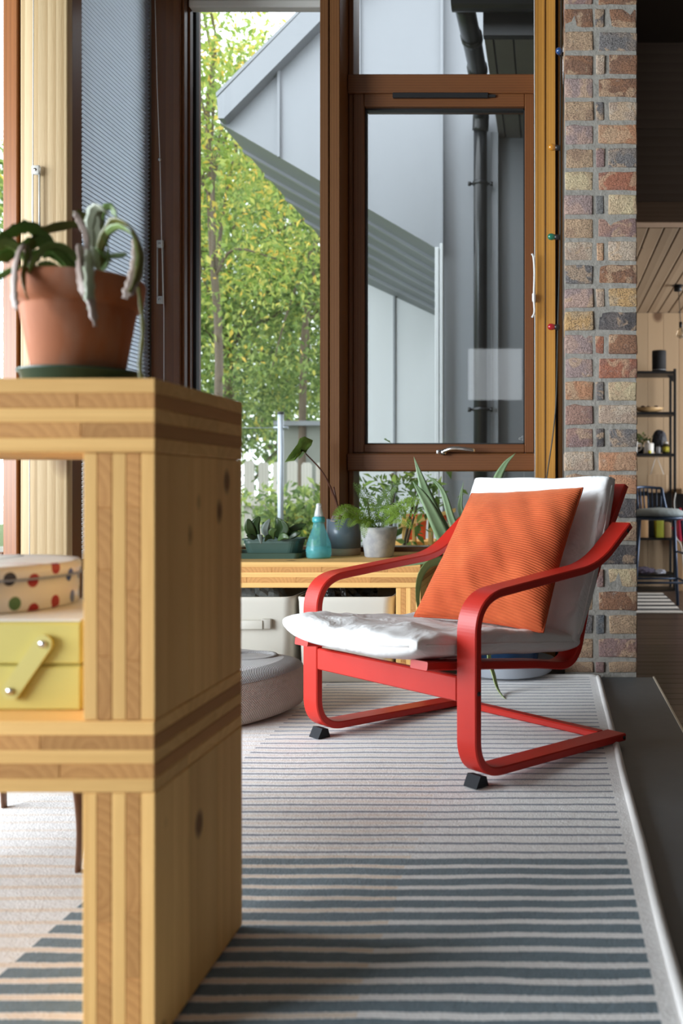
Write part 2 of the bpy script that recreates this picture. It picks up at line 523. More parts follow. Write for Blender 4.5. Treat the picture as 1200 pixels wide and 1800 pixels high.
B(fx(612.6, 3.79), fx(619, 3.79), 3.79, 3.815, 0.463, fz(829, 3.8)).build('gasket_or_gap', M['gasket_or_gap'], w2)
B(fx(612.6, 3.79), fx(617, 3.79), 3.79, 3.815, fz(130, 3.8), 2.85).build('gasket_or_gap', M['gasket_or_gap'], w2)
sash = B(fx(621, 3.75) + 0.001, fx(640, 3.75), 3.742, 3.83, fz(796, 3.745), fz(164, 3.745), 0.003).build('sash', M['frame'], w2)
B(fx(922, 3.75), fx(938, 3.75), 3.742, 3.83, fz(796, 3.745), fz(164, 3.745), 0.003).build('stile', M['frame'], sash)
B(fx(640, 3.75) + .0005, fx(922, 3.75) - .0005, 3.742, 3.83, fz(796, 3.745), fz(781, 3.745), 0.003).build('rail', M['frame_x'], sash)
B(fx(640, 3.75) + .0005, fx(922, 3.75) - .0005, 3.742, 3.83, fz(187, 3.745), fz(164, 3.745), 0.003).build('rail', M['frame_x'], sash)
gz = MB()
xa, xb, za, zb = fx(640, 3.75), fx(922, 3.75), fz(781, 3.745), fz(187, 3.745)
gz.box(xa, xa + 0.006, 3.765, 3.79, za, zb).box(xb - 0.006, xb, 3.765, 3.79, za, zb).box(xa, xb, 3.765, 3.79, za, za + 0.006).box(xa, xb, 3.765, 3.79, zb - 0.008, zb)
gz.build('gasket_or_gap', M['gasket_or_gap'], sash)
B(xa - 0.003, xb + 0.003, 3.79, 3.796, za - 0.003, zb + 0.003).build('pane', M['glass'], sash)
sm_ = MB()
for (px_, py_, r_) in ((913.5, 771, .0042), (918, 768, .0036), (918.5, 773, .0030)):
    sm_.tube([W(px_, py_, 3.788) + Vector((r_ * math.cos(a), 0, r_ * math.sin(a))) for a in np.linspace(0.4, 5.6, 10)], .0006, 5)
sm_ = sm_.build('glass_stamp', M['white'], sash)
st = MB()
st.box(fx(690, 3.735), fx(858, 3.735), 3.728, 3.742, fz(172.5, 3.735), fz(163.5, 3.735), 0.002).box(fx(858, 3.735), fx(871, 3.735), 3.733, 3.742, fz(171, 3.735), fz(166, 3.735), 0.001)
st.build('stay', M['blackmetal'], sash)
hd = MB()
p = [W(772, 795, 3.715), W(778, 794, 3.70), W(786, 791, 3.69), W(796, 788.5, 3.685), W(815, 789.5, 3.685), W(834, 792, 3.69)]
hd.tube(bez(p, 20), 0.0085, 10)
hd.box(fx(768, 3.74), fx(782, 3.74), 3.712, 3.742, fz(799, 3.74), fz(791, 3.74), 0.003, 2)
hd.tube([W(779, 795, 3.73), W(779, 795, 3.69)], 0.012, 12)
hd.build('handle', M['chrome'], sash)

# window_3: side window of the bay, behind the cellular blind
w3 = empty('window_3', (-1.66, 3.4, 0.42), kind='structure')
B(-1.70, -1.61, 3.118, 3.86, 0.42, 0.46, 0.003).build('bottom_rail', M['frame'], w3)
B(-1.70, -1.61, 3.60, 3.86, 0.46, 2.78, 0.003).build('jamb', M['frame'], w3)
B(-1.70, -1.61, 3.118, 3.60, 2.70, 2.78, 0.003).build('head_rail', M['frame'], w3)
B(-1.672, -1.666, 3.118, 3.60, 0.46, 2.70).build('pane', M['glass'], w3)
# window_4: window of the room's front wall, mostly outside the picture
w4 = empty('window_4', (-3.1, 3.06, 0.42), kind='structure')
B(fx(30.5, 3.06), fx(36, 3.06), 3.075, 3.13, 0.42, 2.78).build('gasket_or_gap', M['gasket_or_gap'], w4)  # black strip stands in for the shade of the gap beside the post
M['cedar_lit'] = wood('stained_cedar_lit', (0.36, 0.13, 0.035), (0.22, 0.075, 0.02), 'Z', 22, 0.35, 0, 0.06, 0.04, coat=0.2)  # brighter copy of the stained cedar, light on the stile put into colour
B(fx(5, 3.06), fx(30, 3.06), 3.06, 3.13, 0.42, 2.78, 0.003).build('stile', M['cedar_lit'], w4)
B(-4.5, fx(5, 3.06), 3.06, 3.13, 0.42, 0.49, 0.003).build('bottom_rail', M['frame_x'], w4)
B(-4.5, fx(5, 3.06), 3.06, 3.13, 2.71, 2.78, 0.003).build('head_rail', M['frame_x'], w4)
B(-3.2, -3.13, 3.06, 3.13, 0.49, 2.71, 0.003).build('mullion', M['frame'], w4)
B(-3.13, fx(5, 3.06), 3.095, 3.10, 0.49, 2.71).build('pane', M['glass'], w4)
B(-4.5, -3.2, 3.095, 3.10, 0.49, 2.71).build('pane', M['glass'], w4)

# ------------------------------------------------------------------ blinds and their cords
def blind_fabric():
    t = NT('honeycomb_blind_fabric')
    co = t.coords()
    t.base(t.mix(t.noise(co, 400, 2), (0.66, 0.71, 0.82), (0.76, 0.80, 0.88)))
    t.set(Roughness=0.9)
    tl = t.n('ShaderNodeBsdfTranslucent'); tl.inputs[0].default_value = (0.84, 0.90, 1.0, 1)
    mx = t.n('ShaderNodeMixShader'); mx.inputs[0].default_value = 0.85
    t.l(t.b.outputs[0], mx.inputs[1]); t.l(tl.outputs[0], mx.inputs[2]); t.l(mx.outputs[0], t.out.inputs[0])
    return t.m
M['blind'] = blind_fabric()
def pleats(mb, xf, xb, y0, y1, z0, z1, pitch, axis='Y', thick=0.003):
    n = int((z1 - z0) / pitch)
    vs = []; fs = []
    for i in range(2 * n + 1):
        z = z0 + i * pitch / 2
        d = xf if i % 2 == 0 else xb
        for e in (y0, y1):
            vs.append((d, e, z) if axis == 'Y' else (e, d, z))
    for i in range(2 * n):
        fs.append((2 * i, 2 * i + 1, 2 * i + 3, 2 * i + 2))
    mb.add(vs, fs)
bl = empty('cellular_blind', (-1.59, 3.38, 0.47), 'lowered pale blue honeycomb blind over the side window behind the terracotta pot', 'blind')
f = MB(); pleats(f, -1.5865, -1.5975, 3.121, 3.645, 0.48, 2.82, 0.0156)
f.build('pleated_fabric', M['blind'], bl)
sm = MB(); M['blindseam'] = plain('doubled_blind_fabric_shade', (0.55, 0.60, 0.70), 0.9)  # seam strips, their darker colour also carries the shadow lines of the creases
for i in range(int((2.82 - 0.48) / 0.0156)):
    z = 0.48 + (i + 0.5) * 0.0156
    sm.box(-1.5985, -1.5930, 3.121, 3.645, z - 0.0009, z + 0.0009)
props(sm.build('pleat_seam', M['blindseam'], bl), kind='stuff')
B(-1.606, -1.588, 3.121, 3.645, 0.463, 0.482, 0.003).build('bottom_bar', M['white'], bl)
B(-1.609, -1.587, 3.121, 3.645, 2.82, 2.86, 0.003).build('head_bar', M['white'], bl)
b2 = empty('cellular_blind', (-1.18, 3.72, 2.65), 'raised cream blind bunched at the head of the tall garden window', 'blind')
f = MB(); pleats(f, 3.702, 3.716, -1.455, -0.905, 2.672, 2.848, 0.009, 'X'); pleats(f, 3.744, 3.730, -1.455, -0.905, 2.672, 2.848, 0.009, 'X')
f.build('pleated_fabric', M['cord'], b2)
B(-1.455, -0.905, 3.70, 3.746, fz(12, 3.70), 2.674, 0.004).build('bottom_bar', M['cord'], b2)

M['clear'] = plain('clear_plastic', (0.78, 0.78, 0.75), 0.15, Transmission_Weight=0.45)
def cord_set(path, cleat, label, lean=0.0):
    """pull cord with a long clear-plastic cord tensioner fixed to the timber"""
    root = empty('blind_cord', path[-1], label, 'cord')
    MB().tube(path, 0.0016, 6).build('cord', M['cord'], root)
    (x, y, z0, z1) = cleat
    c = MB()
    c.tube([(x - 0.011, y, z0 + .02), (x - 0.011, y, z1 - .02)], 0.003, 6); c.tube([(x + 0.011, y, z0 + .02), (x + 0.011, y, z1 - .02)], 0.003, 6)
    for z in (z0 + 0.012, z1 - 0.012):
        c.box(x - 0.014, x + 0.014, y - 0.006, y + 0.006, z - 0.016, z + 0.016, 0.005, 2)
    c.build('tensioner', M['clear'], root)
    for z in (z0 + 0.012, z1 - 0.012):
        MB().tube([(x, y - 0.008, z), (x, y - 0.004, z)], 0.005, 8).build('screw', M['chrome'], root)
    return root
cord_set([W(59, -60, 3.005), W(58, 290, 3.005), W(58, 420, 3.005), W(52, 700, 3.005), W(52, 992, 3.005)], (fx(64, 3.01), 3.008, fz(412, 3.01), fz(293, 3.01)), 'white pull cord with clear tensioner hanging down the pale oak post')
k = cord_set([W(271, -60, 3.63), W(276, 150, 3.63), W(281, 281, 3.63), W(284, 420, 3.63), W(288, 545, 3.63), W(288, 700, 3.63), W(287, 900, 3.63)], (fx(282, 3.64), 3.637, fz(533, 3.64), fz(424, 3.64)), 'thin beaded pull cord with clear tensioner on the brown window jamb')
MB().lathe([(0.0005, -0.008), (0.007, -0.004), (0.007, 0.004), (0.0005, 0.008)], W(281, 281, 3.628), 10).build('bead', M['chrome'], k)
rc = empty('blind_cord', W(939, 900, 3.59), 'white blind cord with hooked cleat beside the amber post', 'cord')
MB().tube([W(938.5, -60, 3.59), W(939.5, 300, 3.59), W(940, 850, 3.59)], 0.0018, 6).build('cord', M['cord'], rc)
c = MB(); c.tube(bez([W(934.5, 446, 3.57), W(937.5, 453, 3.575), W(939, 480, 3.58), W(938, 523, 3.575), W(939, 548, 3.575), W(935, 558, 3.57)], 20), 0.004, 8)
c.box(fx(935, 3.585), fx(941, 3.585), 3.575, 3.60, fz(530, 3.585), fz(516, 3.585), 0.003, 2)
c.build('cleat', M['white'], rc)

# ------------------------------------------------------------------ brick pillar
def brick_mat(name, c1, c2, speck=0.5, pit=(0.05, 0.045, 0.045), split=0.5):
    t = NT(name)
    co = t.coords(); r = t.rand()
    off = t.n('ShaderNodeCombineXYZ')
    t.l(t.math('MULTIPLY', r, 17.0), off.inputs[0]); t.l(t.math('MULTIPLY', r, 31.0), off.inputs[2])
    add = t.n('ShaderNodeVectorMath', operation='ADD'); t.l(co, add.inputs[0]); t.l(off.outputs[0], add.inputs[1]); p = add.outputs[0]
    big = t.noise(p, 11, 2, 0.4, 0.6)
    patch = t.ramp(big, [(split - 0.04, 0.0), (split + 0.06, 1.0)])
    mid = t.noise(p, 75, 5, 0.7)
    col = t.mix(patch, c1, c2)
    col = t.mix(t.math('MULTIPLY', mid, 0.55), col, [x * 0.55 for x in c1])
    p2 = t.ramp(t.noise(t.mapping(p, (1, 1, 1), (3.7, 1.3, 5.1)), 14, 3, 0.5, 1.0), [(0.54, 0.0), (0.60, 1.0)])
    col = t.mix(t.math('MULTIPLY', p2, 0.6), col, (0.43, 0.29, 0.18))
    sp = t.noise(p, 260, 2, 0.6)
    pits = t.ramp(sp, [(0.56, 0.0), (0.64, 1.0)])
    col = t.mix(t.math('MULTIPLY', pits, speck), col, pit)
    lime = t.ramp(t.noise(p, 24, 4, 0.65), [(0.60, 0.0), (0.75, 0.7)])
    col = t.mix(lime, col, (0.36, 0.33, 0.29))
    hs = t.n('ShaderNodeHueSaturation'); hs.inputs['Saturation'].default_value = 0.98; hs.inputs['Value'].default_value = 1.45; t.l(col, hs.inputs['Color'])
    t.base(hs.outputs[0]); t.set(Roughness=0.92)
    t.bump(t.math('SUBTRACT', mid, t.math('MULTIPLY', pits, 0.6)), 1.0, 0.008)
    return t.m
BK = {
 'tan': brick_mat('brick_tan', (0.40, 0.27, 0.17), (0.30, 0.19, 0.125), 0.5),
 'pale': brick_mat('brick_pale', (0.46, 0.36, 0.27), (0.38, 0.27, 0.20), 0.4),
 'cream': brick_mat('brick_cream', (0.54, 0.43, 0.26), (0.44, 0.32, 0.20), 0.3),
 'pink': brick_mat('brick_pink', (0.40, 0.27, 0.22), (0.30, 0.22, 0.21), 0.35),
 'mauve': brick_mat('brick_mauve', (0.26, 0.165, 0.15), (0.33, 0.19, 0.14), 0.4),
 'red': brick_mat('brick_red', (0.34, 0.13, 0.075), (0.26, 0.12, 0.085), 0.35),
 'brown': brick_mat('brick_brown', (0.21, 0.11, 0.068), (0.27, 0.13, 0.07), 0.5),
 'orange': brick_mat('brick_orange', (0.44, 0.215, 0.115), (0.40, 0.24, 0.145), 0.3),
 'yellow': brick_mat('brick_yellow', (0.46, 0.28, 0.12), (0.42, 0.30, 0.18), 0.8),
 'dark': brick_mat('brick_dark', (0.085, 0.075, 0.075), (0.15, 0.125, 0.115), 0.6),
 'grey': brick_mat('brick_grey', (0.17, 0.155, 0.15), (0.26, 0.205, 0.165), 0.8),
 'blue': brick_mat('brick_blue_grey', (0.12, 0.13, 0.14), (0.18, 0.17, 0.16), 0.4),
}
def mortar():
    t = NT('grey_mortar'); co = t.coords()
    a = t.noise(co, 40, 5, 0.65)
    t.base(t.mix(a, (0.19, 0.18, 0.155), (0.42, 0.39, 0.345))); t.set(Roughness=0.95); t.bump(a, 1.0, 0.006)
    return t.m
M['mortar'] = mortar()
pil = empty('brick_pillar', (0.19, 3.5, 0), kind='structure')
core = MB(); core.box(0.0590, 0.3235, 3.4140, 3.75, 0, 3.3)
core.build('mortar_core', M['mortar'], pil)
rows = [('tan', 'mauve', 'tan'), ('tan', None, 'mauve'), ('grey', 'blue', 'tan'), ('tan', None, 'brown'), ('tan', 'mauve', 'cream'), ('tan', None, 'dark'),
        ('tan', 'mauve', 'tan'), ('tan', None, 'dark'), ('tan', 'tan', 'orange'), ('pale', None, 'orange'), ('mauve', 'dark', 'grey'), ('mauve', None, 'pale'),
        ('orange', 'grey', 'cream'), ('pink', None, 'red'), ('pink', 'red', 'brown'), ('yellow', None, 'dark'), ('pink', 'pale', 'yellow'), ('grey', None, 'brown'),
        ('pale', 'orange', 'pale'), ('tan', None, 'mauve'), ('pink', 'blue', 'cream'), ('cream', None, 'red'), ('tan', 'mauve', 'grey'), ('pink', None, 'orange'),
        ('tan', 'grey', 'pale'), ('pink', None, 'brown'), ('brown', 'pale', 'brown'), ('tan', None, 'grey'), ('brown', 'dark', 'brown'), ('mauve', None, 'brown'),
        ('tan', 'dark', 'brown'), ('brown', None, 'mauve'), ('tan', 'red', 'pale'), ('pink', None, 'tan'), ('tan', 'grey', 'brown'), ('mauve', None, 'red'), ('tan', 'grey', 'tan'), ('brown', None, 'mauve')]
def brick_mesh(w, h, d, seed, cuts=2):
    rr = random.Random(seed)
    bm = bmesh.new(); bmesh.ops.create_cube(bm, size=1.0)
    if cuts: bmesh.ops.subdivide_edges(bm, edges=[e for e in bm.edges if abs(e.verts[0].co.x - e.verts[1].co.x) > .5], cuts=cuts)
    for v in bm.verts:
        v.co = Vector((v.co.x * w + rr.uniform(-.0028, .0028), (v.co.y + .5) * d + (rr.uniform(-.002, .002)), v.co.z * h + rr.uniform(-.0026, .0026)))
    bmesh.ops.bevel(bm, geom=[e for e in bm.edges if e.calc_face_angle(0) > 0.6], offset=0.0045, segments=2, affect='EDGES', profile=0.6)
    bmesh.ops.recalc_face_normals(bm, faces=bm.faces)
    me = bpy.data.meshes.new('brick'); bm.to_mesh(me); bm.free()
    for p in me.polygons: p.use_smooth = True
    me.materials.append(None)
    return me
meshes = {}
spec = {'L': (0.0585, 0.1629, 0.19), 'A': (0.1835, 0.3265, 0.10), 'S': (0.1735, 0.204, 0.06), 'B': (0.222, 0.3265, 0.12)}
for kd, (a, b, d) in spec.items():
    meshes[kd] = [brick_mesh(b - a, 0.0700, d, 10 * q + ord(kd), 0 if kd == 'S' else 2) for q in range(4)]
def lay(kd, i, colr):
    a, b, d = spec[kd]
    o = bpy.data.objects.new('brick', meshes[kd][R.randrange(4)])
    COL.objects.link(o); o.parent = pil
    z = 0.0225 + 0.0868 * i
    o.location = Vector(((a + b) / 2 + R.uniform(-.0015, .0015), 3.4105 + R.uniform(-.0025, .0025), z + R.uniform(-.0015, .0015))) - pil.location
    o.rotation_euler = (0, R.uniform(-.008, .008), R.uniform(-.006, .006))
    if i == 0: o.scale.z = 0.55; o.location.z += 0.016
    o.material_slots[0].link = 'OBJECT'
    o.material_slots[0].material = BK[colr]
for i, (l, s_, r_) in enumerate(rows):
    lay('L', i, l)
    if s_ is None: lay('A', i, r_)
    else: lay('S', i, s_); lay('B', i, r_)
from mathutils import noise as mnoise
# ------------------------------------------------------------------ rug
rug = empty('striped_rug', (-0.9, 1.8, 0), 'large flat rug with dark teal and cream stripes under the red armchair', 'rug')
RX0, RX1, RY0, RY1, RT = -1.545, 0.172, 0.25, 3.365, 0.011
f = MB()
nx, ny = 70, 80
def rugz(x, y): return RT + 0.0016 * mnoise.noise(Vector((x * 5, y * 5, 0.3)))
vs = [(RX0 + (RX1 - RX0) * i / nx, RY0 + (RY1 - RY0) * j / ny, 0) for i in range(nx + 1) for j in range(ny + 1)]
vs = [(x, y, rugz(x, y)) for x, y, z in vs]
fs = [(i * (ny + 1) + j, (i + 1) * (ny + 1) + j, (i + 1) * (ny + 1) + j + 1, i * (ny + 1) + j + 1) for i in range(nx) for j in range(ny)]
f.add(vs, fs, True)
f.box(RX0, RX1, RY0, RY1, 0.0005, RT - 0.003)
o = f.build('pile', M['rug'], rug)
o.location = -rug.location
o.data.transform(Matrix.Translation(rug.location))     # object axes = metres in the room, so the stripes fall where they lie
e = MB()
pts = [(RX1 + 0.008 + 0.004 * mnoise.noise(Vector((y * 3, 0, 0))), y, 0.0105 + 0.002 * mnoise.noise(Vector((y * 6, 2, 0)))) for y in np.linspace(RY0, RY1 + 0.008, 60)]
e.tube(pts, 0.0095, 8)
pts = [(x, RY1 + 0.006 + 0.003 * mnoise.noise(Vector((x * 3, 5, 0))), 0.0105) for x in np.linspace(RX0, RX1 + 0.008, 60)]
e.tube(pts, 0.0095, 8)
e.build('edge_binding', M['rugedge'], rug)

# ------------------------------------------------------------------ cross-laminated timber pieces
def clt_slab(root, name, x0, x1, y0, y1, z0, z1, cross=0.12):
    p = empty(name, (0, 0, 0)); p.parent = root
    p.location = Vector(((x0 + x1) / 2, y0, z0)) - origin(root)
    t = (z1 - z0) / 5
    for k in range(5):
        a, b = z0 + k * t, z0 + (k + 1) * t
        if k % 2 == 0:
            nb = 3
            d = (y1 - y0) / nb
            for q in range(nb):
                B(x0, x1, y0 + q * d, y0 + (q + 1) * d, a, b, 0.0012).build('plank', M['clt_x'], p, center=True)
        else:
            xs = [x1]
            while xs[-1] > x0 + 0.03: xs.append(max(x0, xs[-1] - cross * R.uniform(0.75, 1.2)))
            if xs[-1] > x0: xs[-1] = x0
            for q in range(len(xs) - 1):
                B(xs[q + 1], xs[q], y0, y1, a, b, 0.0010).build('plank', M['clt_y'], p, center=True)
    return p
def clt_upright(root, name, x0, x1, y0, y1, z0, z1, cross=0.09):
    p = empty(name, (0, 0, 0)); p.parent = root
    p.location = Vector(((x0 + x1) / 2, y0, z0)) - origin(root)
    t = (x1 - x0) / 5
    for k in range(5):
        a, b = x0 + k * t, x0 + (k + 1) * t
        if k % 2 == 0:
            nb = 3
            d = (y1 - y0) / nb
            for q in range(nb):
                B(a, b, y0 + q * d, y0 + (q + 1) * d, z0, z1, 0.0012).build('plank', M['clt_z'], p, center=True)
        else:
            zs = [z0]
            while zs[-1] < z1 - 0.02: zs.append(min(z1, zs[-1] + cross * R.uniform(0.8, 1.2)))
            zs[-1] = z1
            for q in range(len(zs) - 1):
                B(a, b, y0, y1, zs[q], zs[q + 1], 0.0010).build('plank', M['clt_y'], p, center=True)
    return p
SY0, SY1, SX1 = 1.136, 1.458, -0.488
sh = empty('timber_shelf', (-1.0, 1.3, 0), 'chunky laminated pine shelf unit carrying the terracotta pot', 'shelf')
z0 = 0.013
clt_upright(sh, 'lower_upright', -0.578, SX1, SY0, SY1, z0, 0.3300)
clt_upright(sh, 'lower_upright', -1.55, -1.46, SY0, SY1, z0, 0.3300)
clt_slab(sh, 'middle_board', -1.56, SX1 - 0.0005, SY0 - 0.0005, SY1, 0.3305, 0.4190)
clt_upright(sh, 'upper_upright', -0.578, SX1 - 0.001, SY0 + 0.002, SY1, 0.4196, 0.7514)
clt_upright(sh, 'upper_upright', -1.55, -1.46, SY0 + 0.002, SY1, 0.4196, 0.7514)
clt_slab(sh, 'top_board', -1.56, SX1, SY0, SY1, 0.7520, 0.8440)

bn = empty('window_bench', (-1.0, 3.45, 0), 'low laminated pine bench under the windows with potted plants on it', 'bench')
BZ = 0.444
clt_slab(bn, 'bench_top', -1.56, fx(739, 3.22), 3.22, 3.735, 0.354, BZ, 0.15)
clt_upright(bn, 'leg', fx(696, 3.225), fx(739, 3.22), 3.223, 3.70, z0, 0.3535)
clt_upright(bn, 'leg', -1.555, -1.468, 3.223, 3.70, z0, 0.3535)

# ------------------------------------------------------------------ red armchair
def red_paint():
    t = NT('red_painted_wood'); co = t.coords()
    g = t.noise(t.mapping(co, (14, 14, 14)), 14, 4, 0.6)
    t.base(t.mix(t.noise(co, 12, 3), (0.44, 0.017, 0.010), (0.53, 0.024, 0.013)))
    t.set(Roughness=0.4); t.b.inputs['Specular IOR Level'].default_value = 0.35; t.bump(g, 0.08, 0.001)
    return t.m
M['red'] = red_paint()
def canvas():
    t = NT('natural_white_canvas'); co = t.coords()
    fold = t.noise(t.mapping(co, (1, 1, 1), rot=(0.4, 0.2, 0.6)), 9, 3, 0.55, 0.8)
    weave = t.noise(co, 500, 2)
    t.base(t.mix(t.noise(co, 5, 3), (0.74, 0.735, 0.73), (0.80, 0.795, 0.79))); t.set(Roughness=0.95)
    t.bump(t.math('ADD', t.math('MULTIPLY', fold, 1.0), t.math('MULTIPLY', weave, 0.05)), 0.8, 0.016)
    return t.m
M['canvas'] = canvas()
CO = Vector((-0.192, 2.112, 0.0)); UU = Vector((0.667, 0.746, 0)).normalized(); VV = Vector((-0.746, 0.667, 0)).normalized()
def C(u, v, z): return CO + UU * u + VV * v + Vector((0, 0, z))
VF, FW, FT = 0.629, 0.066, 0.020

def ribbon(path, v0, v1, t, ch=0.003):
    """bent plywood strip: path of (u, z), spanning v0..v1, thickness t"""
    mb = MB(); vs = []; fs = []; n = len(path)
    sec = [(v0, -t / 2 + ch), (v0 + ch, -t / 2), (v1 - ch, -t / 2), (v1, -t / 2 + ch), (v1, t / 2 - ch), (v1 - ch, t / 2), (v0 + ch, t / 2), (v0, t / 2 - ch)]
    for i, p in enumerate(path):
        d = (Vector(path[min(i + 1, n - 1)]) - Vector(path[max(i - 1, 0)])).normalized()
        nn = Vector((-d.y, d.x))
        for (v, h) in sec:
            q = Vector(p) + nn * h
            vs.append(C(q.x, v, q.y))
    m = len(sec)
    for i in range(n - 1):
        for k in range(m):
            k2 = (k + 1) % m
            fs.append((i * m + k, i * m + k2, (i + 1) * m + k2, (i + 1) * m + k))
    fs.append(tuple(range(m))); fs.append(tuple((n - 1) * m + k for k in range(m)))
    return mb.add(vs, fs)
ch = empty('armchair', C(0.28, VF / 2, 0.012), 'red bentwood armchair with off-white canvas cushions on the striped rug', 'chair')
side = fillet([(0.566, 0.0235), (0.010, 0.044), (0.010, 0.452), (0.30, 0.482), (0.455, 0.497), (0.592, 0.602)], [0.085, 0.095, 0.5, 0.26], 22)
Mb = M['blackplastic']
for vc, s in ((0.0, -1), (VF, 1)):
    fr = ribbon(side, vc - FW / 2, vc + FW / 2, FT).build('side_frame', M['red'], ch)
    pd = MB()
    q = [(0.012, 0.013), (0.052, 0.013), (0.045, 0.036), (0.026, 0.040)]
    pd.prism([C(a, vc - 0.022, b) for a, b in q], VV * 0.044)
    pd.build('foot_pad', M['rubber'], fr)
    for (u, z) in ((0.010, 0.235), (0.558, 0.0235), (0.575, 0.588)):
        b = MB(); b.tube([C(u, vc + s * (FW / 2 - 0.001), z), C(u, vc + s * (FW / 2 + 0.0015), z)], 0.0055, 8)
        b.build('bolt', Mb, fr)
def cbox(u0, u1, v0, v1, z0, z1, bev=0.003):
    Mx = Matrix(((UU.x, VV.x, 0, CO.x), (UU.y, VV.y, 0, CO.y), (0, 0, 1, 0), (0, 0, 0, 1)))
    return MB().box(u0, u1, v0, v1, z0, z1, bev, 1, Mx)
cbox(0.001, 0.021, FW / 2 + .0005, VF - FW / 2 - .0005, 0.209, 0.267).build('front_rail', M['red'], ch)
cbox(0.525, 0.555, FW / 2 + .0005, VF - FW / 2 - .0005, 0.014, 0.034, 0.004).build('rear_stretcher', M['red'], ch)
lrail = fillet([(-0.076, 0.300), (0.30, 0.250), (0.452, 0.222), (0.505, 0.40), (0.595, 0.575), (0.676, 0.712)], [0.3, 0.075, 0.4, 0.4], 20)
for (a, b) in ((0.046, 0.106), (VF - 0.106, VF - 0.046)):
    ribbon(lrail, a, b, 0.020).build('seat_rail', M['red'], ch)
cbox(0.575, 0.592, 0.106, VF - 0.106, 0.53, 0.58).build('back_rail', M['red'], ch)
cbox(0.08, 0.12, 0.106, VF - 0.106, 0.262, 0.280).build('seat_support', M['red'], ch)

def pad(mp, n1=34, n2=34, ex=5.0):
    """closed cushion: mp(a, b, h) places a point, a and b in -1..1 over the cushion, h in -1..1 through it"""
    mb = MB()
    def sp(t):
        t = 2 * t - 1
        return math.copysign(1 - (1 - abs(t)) ** 1.9, t)
    def e(a): return max(0.0, 1 - abs(a) ** ex) ** (1 / ex)
    mb.grid(lambda i, j: mp(sp(i), sp(j), e(sp(i)) * e(sp(j))), n1, n2)
    mb.grid(lambda i, j: mp(sp(i), sp(j), -e(sp(i)) * e(sp(j))), n1, n2)
    return mb
def weld(o, d=1e-5):
    bm = bmesh.new(); bm.from_mesh(o.data); bmesh.ops.remove_doubles(bm, verts=bm.verts, dist=d)
    bmesh.ops.recalc_face_normals(bm, faces=bm.faces); bm.to_mesh(o.data); bm.free()
    for p in o.data.polygons: p.use_smooth = True
    return o
def nz(x, y, z, s): return mnoise.noise(Vector((x * s, y * s, z * s)))
def seat_map(a, b, h):
    u = 0.175 + 0.285 * a - (0.022 * (1 - b * b) if a < 0 else 0.0) * (-a)
    v = 0.315 + 0.274 * b
    top = 0.381 - 0.062 * (a + 1) / 2 - 0.010 * (1 - b * b) * (1 - a * a)
    bot = 0.318 - 0.062 * (a + 1) / 2 + (0.004)
    if a < 0: top += 0.004 * a; bot += 0.006 * (-a) ** 3 - 0.020 * (1 - b ** 4) * (-a)
    zc, ht = (top + bot) / 2, (top - bot) / 2 + 0.006
    z = zc + ht * h
    if h > 0:
        z += 0.011 * nz(u, v, 0.3, 7) + 0.007 * nz(u, v, 1.3, 16) + 0.004 * nz(u, v, 4.3, 30) + 0.004 * math.sin(11 * (b + 0.25 * a)) * (1 - a * a)
    else: z += 0.003 * nz(u, v, 0.9, 12)
    return C(u, v, z)
sc = weld(pad(seat_map, 40, 40).build('seat_cushion', M['canvas'], ch))
dB = Vector((0.172, 0.455)).normalized(); nB = Vector((-dB.y, dB.x))
def back_map(a, b, h):
    s = (a + 1) / 2
    p = Vector((0.437, 0.292)) + dB * (0.470 * s)
    p = p + Vector((0.012, 0)) * math.sin(math.pi * s)
    v = 0.315 + 0.276 * b + 0.006 * nz(p.x, h, p.y * .5, 14) * abs(b) ** 6
    hh = 0.040 * h
    hh += (0.008 * nz(p.x, v, p.y, 8) + 0.005 * nz(p.x, v * 2, p.y * .6, 20)) * abs(h)
    q = p + nB * hh
    return C(q.x, v, q.y + 0.006 * nz(v, 0, 0, 6) * s)
bc = weld(pad(back_map, 40, 40).build('back_cushion', M['canvas'], ch))
def welt(mp, parent, h=0.0, r=0.0028):
    pts = [(1, t) for t in np.linspace(-.9, .9, 12)] + [(t, 1) for t in np.linspace(.9, -.9, 12)] + [(-1, t) for t in np.linspace(.9, -.9, 12)] + [(t, -1) for t in np.linspace(-.9, .9, 12)] + [(1, -.9)]
    mb = MB(); mb.tube([mp(a, b, h) for a, b in pts], r, 6)
    return mb.build('welt', M['canvas'], parent)
welt(seat_map, sc); welt(back_map, bc)

# orange corduroy cushion
def cord_mat():
    t = NT('orange_corduroy'); uv = t.n('ShaderNodeUVMap').outputs[0]; co = t.coords()
    sx = t.n('ShaderNodeSeparateXYZ'); t.l(uv, sx.inputs[0])
    w = t.math('SINE', t.math('MULTIPLY', sx.outputs[1], 2 * math.pi * 62))
    nap = t.noise(co, 7, 4, 0.6, 0.5)
    fine = t.noise(co, 300, 2)
    col = t.mix(t.ramp(nap, [(0.35, 0.0), (0.65, 1.0)]), (0.46, 0.066, 0.011), (0.60, 0.112, 0.026))
    col = t.mix(t.math('MULTIPLY_ADD', w, -0.11, 0.11), col, (0.25, 0.03, 0.006))
    t.base(col); t.set(Roughness=0.9)
    t.b.inputs['Sheen Weight'].default_value = 0.5; t.b.inputs['Sheen Roughness'].default_value = 0.4
    t.b.inputs['Sheen Tint'].default_value = (1.0, 0.45, 0.25, 1)
    t.bump(t.math('ADD', w, t.math('MULTIPLY', fine, 0.4)), 0.5, 0.0012)
    return t.m
TR, TL, BL, BR = W(1024, 858, 2.53), W(829, 868, 2.76), W(728, 1083, 2.50), W(954, 1112, 2.335)
nP = (TL - BL).cross(BR - BL).normalized()
if nP.y > 0: nP = -nP
